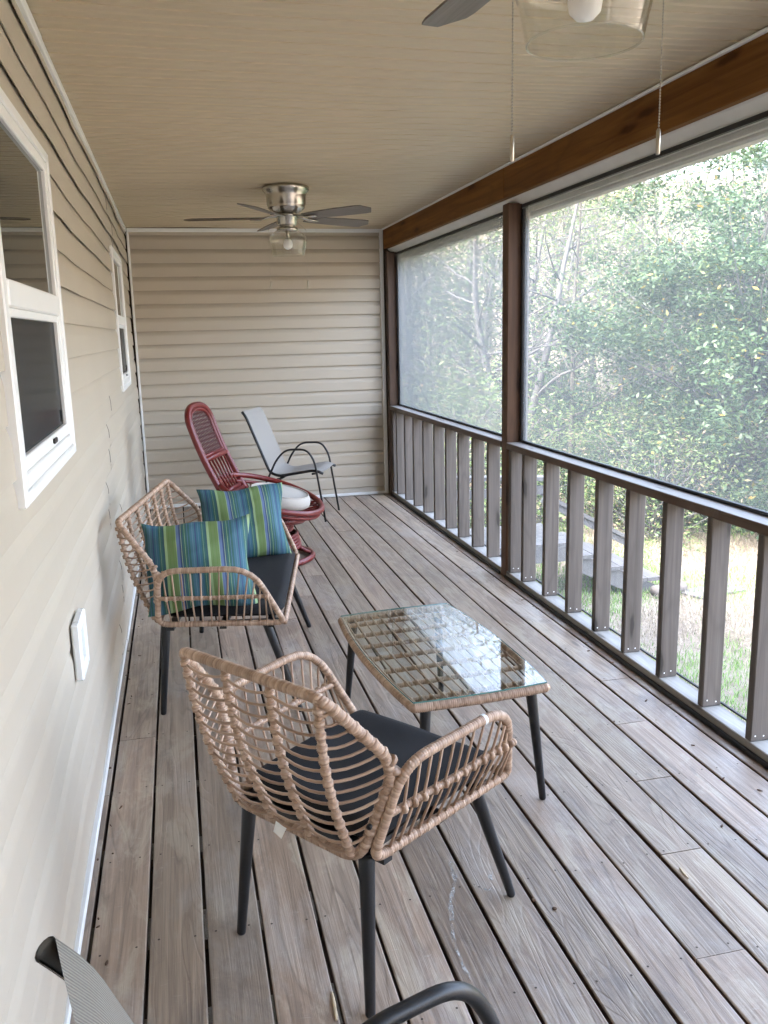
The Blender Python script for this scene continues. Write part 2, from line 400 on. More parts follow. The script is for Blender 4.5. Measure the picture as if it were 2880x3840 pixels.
# ------------------------------------------------------------------ camera (solved from the photo)
cx,cz,yaw,pitch,roll=.3615,1.5208,.22963,-.20565,-.02375
f=Vector((math.sin(yaw)*math.cos(pitch),math.cos(yaw)*math.cos(pitch),math.sin(pitch)))
r=Vector((math.cos(yaw),-math.sin(yaw),0));u=r.cross(f)
r2=math.cos(roll)*r+math.sin(roll)*u;u2=-math.sin(roll)*r+math.cos(roll)*u
cam=bpy.data.objects.new('camera',bpy.data.cameras.new('camera'));COL.objects.link(cam)
mw=Matrix((r2,u2,-f)).transposed().to_4x4();mw.translation=Vector((cx,0,cz));cam.matrix_world=mw
cam.data.lens=1859.83/2212*36;cam.data.sensor_width=36;cam.data.clip_start=.02;cam.data.clip_end=800
scene.camera=cam

# ------------------------------------------------------------------ light
w=bpy.data.worlds.new('World');scene.world=w;w.use_nodes=True
nt=w.node_tree;bg=nt.nodes['Background'];sky=nt.nodes.new('ShaderNodeTexSky');sky.sky_type='NISHITA';sky.sun_disc=False
SE,SR=math.radians(48),math.radians(250)
sky.sun_elevation=SE;sky.sun_rotation=SR;sky.air_density=1.;sky.dust_density=4.;sky.ozone_density=1.
hs=nt.nodes.new('ShaderNodeHueSaturation');hs.inputs['Saturation'].default_value=.74
nt.links.new(sky.outputs[0],hs.inputs['Color']);nt.links.new(hs.outputs[0],bg.inputs[0]);bg.inputs[1].default_value=.15
sun=bpy.data.lights.new('sun','SUN');sun.energy=.5;sun.angle=math.radians(25);sun.color=(1,.96,.9)
so=bpy.data.objects.new('sun',sun);COL.objects.link(so)
sd=Vector((math.cos(SE)*math.sin(SR),math.cos(SE)*math.cos(SR),math.sin(SE)))
so.rotation_euler=sd.to_track_quat('Z','Y').to_euler();so.location=(0,0,20)
vs=scene.view_settings;vs.view_transform='Standard';vs.look='None';vs.gamma=1;vs.use_curve_mapping=False;vs.exposure=5.2

# ------------------------------------------------------------------ ground
def ghz(x,y):
    d=math.hypot(x-2,y-3);t=max(0,min(1,(d-13)/30))
    return -1.0-.25*max(0,min(1,(d-4)/10))*0+.05*math.sin(x*.9)*math.cos(y*.7)+t*t*(3-2*t)*9+.35*t*math.sin(x*.25+y*.2)
mb=MB();n=121;ax=np.sign(np.linspace(-1,1,n))*np.abs(np.linspace(-1,1,n))**2.2*220
V=[(x+6,y+6,ghz(x+6,y+6)) for y in ax for x in ax]
F=[(j*n+i,j*n+i+1,(j+1)*n+i+1,(j+1)*n+i) for j in range(n-1) for i in range(n-1)]
mb.add(V,F,0,True);tag(mb.build('ground',M['ground']),kind='structure')

# ------------------------------------------------------------------ deck
x0,sp=.1876,.1452
mb=MB();rg=random.Random(5)
joints={q+1 if q>=0 else q:w_ for q,w_ in {-1:[2.822,5.25],0:[3.235],1:[.8,6.1],2:[-.4,5.3],3:[6.48,.4],4:[4.49,-1.],5:[4.88,.0],6:[5.303,.81],7:[.4,6.9],8:[5.7,-.4],9:[1.622,6.49],10:[2.027],11:[2.424,7.3],12:[2.836],13:[3.238,.4],14:[1.2,5.3]}.items()};joints[0]=[3.235];joints[-1]=[2.822,5.25];joints[1]=[.8,6.1];joints[15]=[1.2,5.3]
for k in range(-1,16):
    xa=x0+(k-1)*sp;xb=xa+sp
    if k==-1:xa=-.06
    if k==15:xb=2.372
    xa+=.0042+rg.uniform(-.0010,.0014);xb-=.0042
    ys=[Y0]+sorted(joints.get(k,[]))+[D+.02]
    for a,b in zip(ys[:-1],ys[1:]):
        a+=.0012;b-=.0012;rr=rg.random();zz=rg.uniform(-.0012,.0012);c=.0035
        prof=[(xa,-.028),(xa,-c),(xa+c*.35,-c*.3),(xa+c,0),(xb-c,0),(xb-c*.35,-c*.3),(xb,-c),(xb,-.028)]
        m=max(2,int((b-a)/.25)+1);Vs=[]
        ph=rg.random()*9
        for j in range(m):
            y=a+(b-a)*j/(m-1);dx=.0009*math.sin(y*2.3+ph)+.0005*math.sin(y*5.1+ph*2)
            for px,pz in prof: Vs.append((px+dx,y,pz+zz))
        q=len(prof);Fs=[(j*q+i,(j+1)*q+i,(j+1)*q+i+1,j*q+i+1) for j in range(m-1) for i in range(1,q-2)]
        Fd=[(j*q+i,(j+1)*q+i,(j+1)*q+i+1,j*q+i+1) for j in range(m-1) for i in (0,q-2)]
        mb.add(Vs,Fd,2,False,rr)  # board sides in the gaps take a darker brown than the tops
        Fs+=[tuple(range(q))[::-1],tuple((m-1)*q+i for i in range(q))]
        mb.add(Vs,Fs,0,False,rr)
    # screw heads at the joists
    yj=2.027-.4045*11
    while yj<D-.1:
        for dx in (.026,sp-.03):
            if k==-1: continue
            X=x0+(k-1)*sp+dx+rg.uniform(-.004,.004);Y=yj+rg.uniform(-.012,.012)
            if any(abs(Y-q)<.02 for q in joints.get(k,[])): Y+=.025
            if X<2.3:
                P=[(X+.0033*math.cos(t*pi/3),Y+.0033*math.sin(t*pi/3)) for t in range(6)]
                mb.add([(a_,b_,.0018) for a_,b_ in P],[tuple(range(6))],1)
        yj+=.4045
deck=mb.build('deck_floor',[M['deck'],M['joist'],m_plain('dark board edges',(.07,.04,.028),.8)]);tag(deck,kind='structure')
mb=MB();yj=2.027-.4045*11
while yj<D: mb.box((-.06,yj-.019,-.20),(2.34,yj+.019,-.0295));yj+=.4045
mb.box((2.335,Y0,-.26),(2.372,D,-.0295));mb.box((-.06,Y0+.001,-.9),(2.3,Y0+.03,-.03))
tag(mb.build('deck_frame',M['joist']),'dark floor joists under the porch boards','joists')

# ------------------------------------------------------------------ siding profile
def courses(zt):
    L=[];z=.081-.115;k=0
    while z<zt: L.append((z,k%2));z+=.115;k+=1
    return L
def wav(y,z):  # slow warp of thin vinyl
    return .0028*math.sin(y*1.7+z*2.1)+.0022*math.sin(y*4.3-z*3.3+1.)+.0012*math.sin(y*9.1+z*5.)
def siding(mb,to,L0,L1,zt,warp=1.,holes=(),seams=None,step=.12,oo=1.):
    """to(a,d,z): along the wall, out of it, height"""
    cuts=sorted(set([L0,L1]+[h for q in holes for h in q[:2]]))
    for z,k in courses(zt):
        out=(.0225 if k==1 else (.0195 if oo>.9 else .0125))*(oo if oo<.9 else .8); zb=max(z,0.012);ztp=min(z+.115,zt)
        if ztp-zb<.01: continue
        rows=[(.006,zb+.024,.0),(out-.0045,zb+.018,0),(out-.0035,zb+.0012,0),(out,zb+.0003,0),(out*1.03,zb+.006,0),(out*.97,z+.040,0),(out*.93,z+.072,0),(out*.80,z+.082,0),(out*.42,z+.098,0),(out*.14,z+.107,0),(-.002,z+.1155,0),(-.003,z+.138,0)]
        rows=[(d,min(zz,zt),q) for d,zz,q in rows]
        sm=(seams or {}).get(round(z,3),[])
        for s0,s1 in zip(cuts[:-1],cuts[1:]):
            segs=[s0]+[s for s in sm if s0<s<s1]+[s1]
            for qi,(c0,c1) in enumerate(zip(segs[:-1],segs[1:])):
                if any(c0>=h[0]-1e-6 and c1<=h[1]+1e-6 and zb>=h[2]-.02 and ztp<=h[3]+.02 for h in holes): continue
                m=max(2,int((c1-c0)/step)+1);Vs=[]
                lift=.0022*(qi%2)
                hz=[h for h in holes if c0>=h[0]-1e-6 and c1<=h[1]+1e-6 and not (ztp<=h[2] or zb>=h[3])]
                for j in range(m):
                    a=c0+(c1-c0)*j/(m-1)
                    for d,zz,_ in rows:
                        zc=zz
                        for h in hz:
                            if zb<h[2]: zc=min(zc,h[2])
                            else: zc=max(zc,h[3])
                        Vs.append(to(a,.004+d+lift+warp*(wav(a,zz)+.003),zc))
                q=len(rows);mb.add(Vs,[(j*q+i,(j+1)*q+i,(j+1)*q+i+1,j*q+i+1) for j in range(m-1) for i in range(q-1)],0,False)
wins=[(1.955,2.905,1.178,2.058),(5.74,6.69,1.20,2.07)]
wall=empty('side_wall',(0,0,0),0,label='long tan clapboard house wall with two windows, left of the porch',category='wall')
mb=MB()
Z=[round(z,3) for z,k in courses(H)]
seams={}
rs=random.Random(3)
for i,z in enumerate(Z):
    p=i//2
    seams[z]=[4.45+.0+.32*((p*7)%3-1)+rs.uniform(-.05,.05)+(.0 if i%2 else .0), -.3+.5*((p*5)%3)]
    if i%2==1: seams[z]=seams[Z[i-1]]
for z in Z:
    if z>1.2: seams[z]=[5.75+.25*(Z.index(z)//2%2)] 
seams={z:sorted(v) for z,v in seams.items()}
siding(mb,lambda a,d,z:(d,a,z),Y0,D,H-.0,1.,[(a-.0,b+.0,c,e) for a,b,c,e in wins],seams,.1,.48)
mb.build('siding',M['sid'],wall)
mb=MB()
# solid wall behind, with openings left for the windows
ys=[Y0]+[q for w_ in wins for q in w_[:2]]+[D+.15]
for i in range(0,len(ys)-1,2): mb.box((-.14,ys[i],-1.1),(-.004,ys[i+1],H+.1))
for a,b,c,e in wins: mb.box((-.14,a,-1.1),(-.004,b,c));mb.box((-.14,a,e),(-.004,b,H+.1))
mb.build('sheathing',M['joist'],wall)
mb=MB();mb.box((.002,Y0,.004),(.024,4.34,.027),bev=.003);mb.box((.003,4.345,.004),(.026,D-.03,.026),bev=.003);mb.build('base_trim',M['white'],wall)
mb=MB();mb.box((.004,Y0,H-.036),(.030,3.05,H-.002),bev=.003);mb.box((.004,3.052,H-.034),(.028,D-.04,H-.003),bev=.003);mb.build('ceiling_trim',M['white'],wall)
for (a,b,c,e) in wins:
    mb=MB();t=.045
    # j-channel ring then frame
    for (p,q) in (((a-.012,c-.012),(a+.022,e+.012)),((b-.022,c-.012),(b+.012,e+.012)),((a+.0225,c-.012),(b-.0225,c+.018)),((a+.0225,e-.018),(b-.0225,e+.012))):
        mb.box((.0,p[0],p[1]),(.030,q[0],q[1]),bev=.004)
    win=mb.build('window',M['white'],wall)
    mb=MB();zm=c+(e-c)*.505
    for (p,q) in (((a+.0225,c+.0185),(a+.062,e-.0185)),((b-.062,c+.0185),(b-.0225,e-.0185)),((a+.0625,c+.0185),(b-.0625,c+.055)),((a+.0625,e-.05),(b-.0625,e-.0185))):
        mb.box((-.03,p[0],p[1]),(.025,q[0],q[1]),bev=.003)
    mb.box((-.02,a+.0625,zm-.03),(.028,b-.0625,zm+.03),bev=.004)
    for (p,q) in (((a+.0625,c+.0555),(a+.088,zm-.0305)),((b-.088,c+.0555),(b-.0625,zm-.0305)),((a+.0885,c+.0555),(b-.0885,c+.09)),((a+.0885,zm-.05),(b-.0885,zm-.0305))):
        mb.box((-.025,p[0],p[1]),(.021,q[0],q[1]),bev=.002)
    mb.build('sash',M['white'],win)
    mb=MB();mb.box((.010,a+.0625,zm+.03),(.0135,b-.0625,e-.05));mb.build('upper_pane',M['darkglass'],win)
    mb=MB();mb.box((.008,a+.0885,c+.09),(.0105,b-.0885,zm-.05));mb.build('lower_pane',M['darkscr'],win)
    mb=MB();mb.box((.0212,(a+b)/2+.05,c+.066),(.028,(a+b)/2+.10,c+.08),bev=.002);mb.build('latch',M['black'],win)
    mb=MB();mb.box((.0107,b-.125,c+.1),(.014,b-.112,c+.135));mb.build('latch',M['black'],win)
mb=MB();mb.box((-.9,Y0,.9),(-.35,D,2.3));tag(mb.build('dark_room',M['joist']),'dark unlit room behind the porch windows','room')

ew=empty('end_wall',(0,D,0),0,label='tan clapboard wall closing the far end of the porch',category='wall')
mb=MB();siding(mb,lambda a,d,z:(a,-d,z),.028,W-.006,H-.02,.25,step=.3,oo=.999);mb.build('siding',M['sid'],ew)
mb=MB();mb.box((-.14,.004,-1.1),(2.42,.14,H+.1));mb.box((W+.004,-.040,-.3),(2.42,.0038,H-.1));mb.build('sheathing',M['joist'],ew)
mb=MB();mb.box((.026,-.032,.028),(.045,-.002,H-.035),bev=.003);mb.build('corner_trim',M['white'],ew)
mb=MB();mb.box((W-.03,-.038,.003),(W+.002,-.002,H-.002),bev=.003);mb.build('corner_trim',M['white'],ew)
mb=MB();mb.box((.03,-.036,H-.034),(W-.032,-.003,H-.002),bev=.003);mb.build('ceiling_trim',M['white'],ew)
mb=MB();mb.box((.03,-.030,.003),(W-.032,-.003,.030),bev=.003);mb.build('base_trim',M['white'],ew)

# ceiling: the same vinyl laps, running across the porch
mb=MB();y=Y0;k=0;q=None;ws=[]
while y<D-.02:
    ws.append(y);y+=.1143
for i,y in enumerate(ws):
    rows=[(y,H+.0055),(y+.003,H+.0008),(y+.009,H+.0),(y+.045,H+.0012),(y+.056,H+.0042),(y+.067,H+.0016),(y+.105,H+.0034),(y+.1144,H+.0040)]
    Vs=[]
    for X in np.linspace(-.0,2.30,13):
        for yy,zz in rows:
            sag=.0035*math.sin(X*2.1+yy*.9)+.002*math.sin(X*5+yy*3)
            if abs(yy-4.06)<.13: sag+=.0035*math.exp(-((X-.6)/.5)**2)*math.sin((yy-3.93)/.26*pi)
            Vs.append((X,min(yy,D-.003),zz+sag))
    q=len(rows);mb.add(Vs,[(j*q+i2,j*q+i2+1,(j+1)*q+i2+1,(j+1)*q+i2) for j in range(12) for i2 in range(q-1)],0,False)
mb.box((-.14,Y0,H+.03),(2.29,D+.14,H+.10),1)
tag(mb.build('ceiling',[M['ceil'],M['joist']]),kind='structure')
mb=MB()  # unseen roof slab, added to block light above the ceiling
V=[(-3,Y0-.2,H+.9),(2.75,Y0-.2,H+.10),(2.75,D+.5,H+.10),(-3,D+.5,H+.9)]
mb.add(V+[(a,b,c+.1) for a,b,c in V],[(0,3,2,1),(4,5,6,7),(0,1,5,4),(1,2,6,5),(2,3,7,6),(3,0,4,7)])
tag(mb.build('roof',M['roof']),'unseen grey shingle roof added over the porch to block light from above','roof')
mb=MB();mb.box((-.14,Y0-.12,-1.1),(2.34,Y0-.004,H+.09));tag(mb.build('added_end_wall',M['sid']),'unseen tan wall added behind the viewer to block light from the near end','wall')  # unseen end wall, added to stop light from behind the camera

# ------------------------------------------------------------------ header beam and eave
hb=empty('header_beam',(W,0,2.26),0,label='brown stained timber beam running along the top of the screened openings',category='beam')
mb=MB();XB=.004
mb.box((XB,Y0,.0),(XB+.037,4.93,.178),bev=.003,rnd=.3);mb.box((XB+.0005,4.932,.0005),(XB+.037,D-.04,.178),bev=.003,rnd=.7);mb.build('timber',M['beam'],hb)
mb=MB();mb.box((-.014,Y0,.166),(.0035,D-.04,.177),bev=.002);mb.build('ceiling_trim',M['white'],hb)
mb=MB();cs_=[(.0415,.178),(.0415,.001),(.046,-.006),(.086,-.034),(.094,-.034),(.094,.178)];mb.add([(x,Y0,z) for x,z in cs_]+[(x,D,z) for x,z in cs_],[tuple(range(6)),tuple(range(6,12))[::-1]]+[(i,i+6,(i+1)%6+6,(i+1)%6) for i in range(6)]);mb.build('lower_casing',M['offwhite'],hb)
eave=empty('eave',(2.4,0,2.2),0,label='off-white soffit and fascia boards outside above the screens',category='eave')
mb=MB();mb.box((-.03,Y0-.2,.028),(.068,D+.4,.045));mb.build('soffit',M['offwhite'],eave)
mb=MB();mb.box((.069,Y0-.2,.004),(.092,D+.4,.14),bev=.003);mb.build('fascia',M['offwhite'],eave)
mb=MB();mb.box((.0925,Y0-.2,-.016),(.16,D+.4,.11),bev=.010);mb.build('gutter',M['offwhite'],eave)

# ------------------------------------------------------------------ posts
ZP=2.232
def post(name,y0,y1,mt,label,cat='post'):
    e=empty(name,(2.3185,(y0+y1)/2,0),0,label=label,category=cat)
    mb=MB();hw=(y1-y0)/2;mb.box((-.044,-hw,-.02),(.044,hw,ZP-.001),bev=.004,rnd=.2);mb.build('timber',mt,e);return e
post('porch_post',4.876,4.965,M['post'],'brown square timber post between the two screened openings')
post('porch_post',D-.13,D-.0405,M['postd'],'dark timber post against the far clapboard wall')
post('porch_post',1.60,1.69,M['post'],'brown square timber post nearest the viewer, at the near end of the long railing')
post('porch_post',-1.75,-1.66,M['post'],'brown square timber post behind the viewer')
# loose brown board against the inside of the middle post foot (seen below the rail)
bays=[(4.967,D-.131,'far','between the middle post and the far wall'),(1.692,4.874,'near','right of the middle post, closest to the viewer')]
bays.append((-1.658,1.598,'back','behind the viewer'))
baly={0:[7.765,7.615,7.32,7.03,6.735,6.425,6.11,5.81,5.50,5.21],1:[4.815,4.61,4.307,4.005,3.70,3.40,3.097,2.79,2.487,2.185,1.88],2:[-1.5+.303*i for i in range(10)]}
rs=random.Random(11)
for bi,(ya,yb,nm,wh) in enumerate(bays):
    rl=empty('railing',(2.27,(ya+yb)/2,0),0,label=['short timber railing under the far screened opening','long timber railing under the wide screened opening on the right','timber railing under the screened opening behind the viewer'][bi],category='railing')
    yc=(ya+yb)/2
    mb=MB();mb.box((0,ya-yc,.812),(.105,yb-yc,.8485),bev=.003,rnd=rs.random());mb.box((.002,ya-yc,.8485),(.104,yb-yc,.8505),1,rnd=.3);mb.build('top_rail',[M['rail'],M['railtop']],rl)  # thin top sheet in a paler colour than the rail faces
    mb=MB();mb.box((.004,ya-yc,.008),(.0945,yb-yc,.046),bev=.003,rnd=rs.random());mb.build('bottom_rail',M['plate'],rl)
    mb=MB();mb.box((-.010,ya-yc,.002),(.0035,yb-yc,.020),bev=.002);mb.build('edge_strip',M['blackmatte'],rl)
    for by in baly[bi]:
        mb=MB();dx=rs.uniform(-.002,.003);tw=rs.uniform(-.0025,.0025)
        mb.box((.006+dx,by-yc+tw,.0465),(.090+dx,by-yc+.034+tw,.8115),bev=.004,rnd=rs.random());b=mb.build('baluster',M['bal'],rl)
        if by<5: 
            for sx in (.026,.062):
                mb=MB();zc=.0465+.022+rs.uniform(-.004,.008);X=sx+dx+rs.uniform(-.004,.004)
                P=[(X+.0032*math.cos(t*pi/4),by-yc+tw-.0006,zc+.0032*math.sin(t*pi/4)) for t in range(8)]
                mb.add(P,[tuple(range(8))]);mb.build('screw',M['white'],b)
    # screens: an upper and a lower one per bay
    for (z0,z1,lab) in ((.851,2.222,'upper'),(.048,.811,'lower')):
        s=empty('screen_panel',(2.354 if lab=='upper' else 2.3665,yc,z0),0,
            label={('upper',0):'tall grey insect screen left of the middle post, seen very slantwise',('upper',1):'tall clear insect screen right of the middle post, trees behind it',('upper',2):'tall insect screen in the opening behind the viewer',
                   ('lower',0):'low insect screen behind the balusters of the far railing',('lower',1):'low insect screen behind the balusters of the long railing on the right',('lower',2):'low insect screen behind the balusters behind the viewer'}[(lab,bi)],category='screen')
        h=z1-z0;L=yb-ya
        mb=MB();t_=.026 if lab=='upper' else .010
        if lab=='upper':
            mb.box((.0,-L/2,.0),(.02,L/2,.014),bev=.002);mb.box((.0,-L/2,h-.020),(.02,L/2,h),bev=.002)
            mb.box((.0,-L/2,.0145),(.02,-L/2+t_,h-.0245),bev=.002);mb.box((.0,L/2-t_,.0145),(.02,L/2,h-.0245),bev=.002)
        else:
            mb.box((.0,-L/2,.0),(.008,L/2,.008));mb.box((.0,-L/2,h-.008),(.008,L/2,h))
        mb.build('frame',M['blackmatte'],s)
        if lab=='upper':
            for q0 in (-L/2,L/2-.045):
                mb=MB();mb.box((.0225,q0,-.02),(.034,q0+.045,h));mb.build('outer_casing',M['plate'],s)
        mb=MB();mb.add([(.009,-L/2+.003,.003),(.009,L/2-.003,.003),(.009,L/2-.003,h-.003),(.009,-L/2+.003,h-.003)],[(0,1,2,3)]);mb.build('mesh',M['screen' if lab=='upper' else 'screenlow'],s)
mb=MB()
for i in range(9):
    a=rs.uniform(0,2*pi);l=rs.uniform(.006,.016);mb.tube([(0,0,0),(rs.uniform(-.002,.003),l*math.cos(a)*.5,l*math.sin(a)),(0.001,l*math.cos(a)*1.1,l*math.sin(a)*1.5)],[.0014,.001,.0005],5)
mb.tube([(0,0,-.012),(0,0,.012)],[.0015,.003],6)
o=mb.build('dead_insect',M['black']);o.location=(2.344,2.33,.52);tag(o,'small dead bug stuck on the low screen between the balusters','insect')
exec_later=[]

# ------------------------------------------------------------------ outlet
ol=empty('wall_outlet',(.017,2.56,.64),0,label='white electrical outlet in a mounting block low on the side wall',category='outlet')
mb=MB()
for p,q in (((-.085,-.085),(-.055,.085)),((.055,-.085),(.085,.085)),((-.0545,-.085),(.0545,-.055)),((-.0545,.055),(.0545,.085))): mb.box((0,p[0],p[1]),(.024,q[0],q[1]),bev=.005)
mb.build('mounting_block',M['white'],ol)
mb=MB();mb.box((0,-.0545,-.0545),(.010,.0545,.0545),bev=.002);mb.build('cover_plate',M['white'],ol)
for z in (-.024,.024):
    mb=MB();mb.box((.0102,-.017,z-.014),(.014,.017,z+.014),bev=.003);mb.box((.0142,-.008,z-.006),(.0148,-.005,z+.006),1);mb.box((.0142,.005,z-.006),(.0148,.008,z+.006),1);mb.build('socket',[M['paper'],M['black']],ol)

# ------------------------------------------------------------------ ceiling fans
def fan(y,rot,label,chains):
    c=empty('ceiling_fan',(1.115,y,H),rot,label=label,category='ceiling fan',group='nickel ceiling fans with clear glass shades')
    mb=MB();mb.lathe([(.0,.0),(.146,.0),(.149,-.006),(.149,-.020),(.138,-.034),(.130,-.046),(.127,-.060),(.123,-.110),(.117,-.120),(.119,-.126),(.115,-.132),(.098,-.148),(.082,-.158),(.066,-.162),(.0,-.162)],seg=40);mb.build('motor_housing',M['nickel'],c)
    mb=MB();mb.lathe([(.055,-.1625),(.072,-.168),(.072,-.178),(.064,-.184),(.064,-.228),(.058,-.236),(.048,-.240),(.048,-.246),(.066,-.250),(.068,-.268),(.0,-.268)],seg=36);mb.build('light_kit',M['nickel'],c)
    for k in range(5):
        a=2*pi*k/5
        mb=MB();bl=[(.15,-.042),(.22,-.052),(.40,-.064),(.58,-.066),(.615,-.060),(.655,.0),(.615,.060),(.58,.066),(.40,.064),(.22,.052),(.15,.042)]
        R=Matrix.Rotation(a,3,'Z')@Matrix.Rotation(math.radians(-12),3,'X')
        n=len(bl);V=[R@Vector((x,yy,0)) for x,yy in bl]
        V=[(p.x,p.y,p.z-.186) for p in V];V2=[(p[0],p[1],p[2]-.006) for p in V]
        mb.add(V+V2,[tuple(range(n)),tuple(range(n,2*n))[::-1]]+[(i,i+n,(i+1)%n+n,(i+1)%n) for i in range(n)],rnd=k/5)
        o=mb.build('blade',M['blade'],c)
        mb=MB();P=[R@Vector(p) for p in ((.06,0,.006),(.12,0,.004),(.17,0,-.009),(.235,0,-.010))]
        mb.tube([(p.x,p.y,p.z-.186) for p in P],[.022,.018,.032,.016],10,sq=.25,up=(0,0,1));mb.build('bracket',M['nickel'],o)
    mb=MB();pr=[(.052,-.262),(.075,-.268),(.108,-.290),(.122,-.318),(.124,-.335),(.118,-.360),(.104,-.418)]
    mb.lathe(pr,seg=40);mb.lathe([(r_-.0025,z) for r_,z in pr][::-1],seg=40)
    P=[(.1028*math.cos(t),.1028*math.sin(t),-.418) for t in np.linspace(0,2*pi,48,endpoint=False)];mb.tube(P,.0019,6,closed=True)
    mb.build('glass_shade',M['shade'],c)
    mb=MB();mb.lathe([(0,-.262),(.012,-.263),(.012,-.314),(0,-.315)],seg=20);mb.build('lamp_socket',M['nickel'],c)
    mb=MB();mb.lathe([(.0,-.3155),(.011,-.3156),(.013,-.318),(.016,-.318),(.027,-.332),(.031,-.350),(.028,-.368),(.016,-.380),(.0,-.384)],seg=24);mb.build('bulb',M['bulb'],c)
    for (dx,dy,zb) in chains:
        mb=MB();l=math.hypot(dx,dy);ux,uy=dx/l,dy/l
        # local frame is turned by rot: bring the chain back into it
        ca,sa=math.cos(-rot),math.sin(-rot);X=dx*ca-dy*sa;Y=dx*sa+dy*ca;vx=ux*ca-uy*sa;vy=ux*sa+uy*ca
        mb.tube([(vx*.06,vy*.06,-.21),(X*.93,Y*.93,-.256),(X,Y,-.262)],.0016,6)
        z=-.262
        mb.tube([(X,Y,z),(X,Y,zb+.048)],.0007,5)
        if y<3:
            while z>zb+.05:
                mb.add([(X+.0021*math.sin(ph)*math.cos(th),Y+.0021*math.sin(ph)*math.sin(th),z+.0021*math.cos(ph)) for ph in (.6,1.57,2.54) for th in (0,1.57,3.14,4.71)],[(i*4+j,i*4+(j+1)%4,(i+1)*4+(j+1)%4,(i+1)*4+j) for i in range(2) for j in range(4)]+[(3,2,1,0),(8,9,10,11)],0,True);z-=.0052
        mb.tube([(X,Y,zb+.046),(X,Y,zb+.042),(X,Y,zb+.002),(X,Y,zb)],[.0025,.0042,.0042,.003],8)
        mb.build('pull_chain',M['chain'],c)
fan(5.76,math.radians(169),'nickel ceiling fan near the far wall, seen whole with five grey blades',[(-.122,0.,-.622),(.121,.0,-.622)])
fan(1.555,math.radians(96.5),'nearest ceiling fan, only its glass shade and one blade tip at the top',[(-.137,.0,-.623),(.155,.0,-.604)])

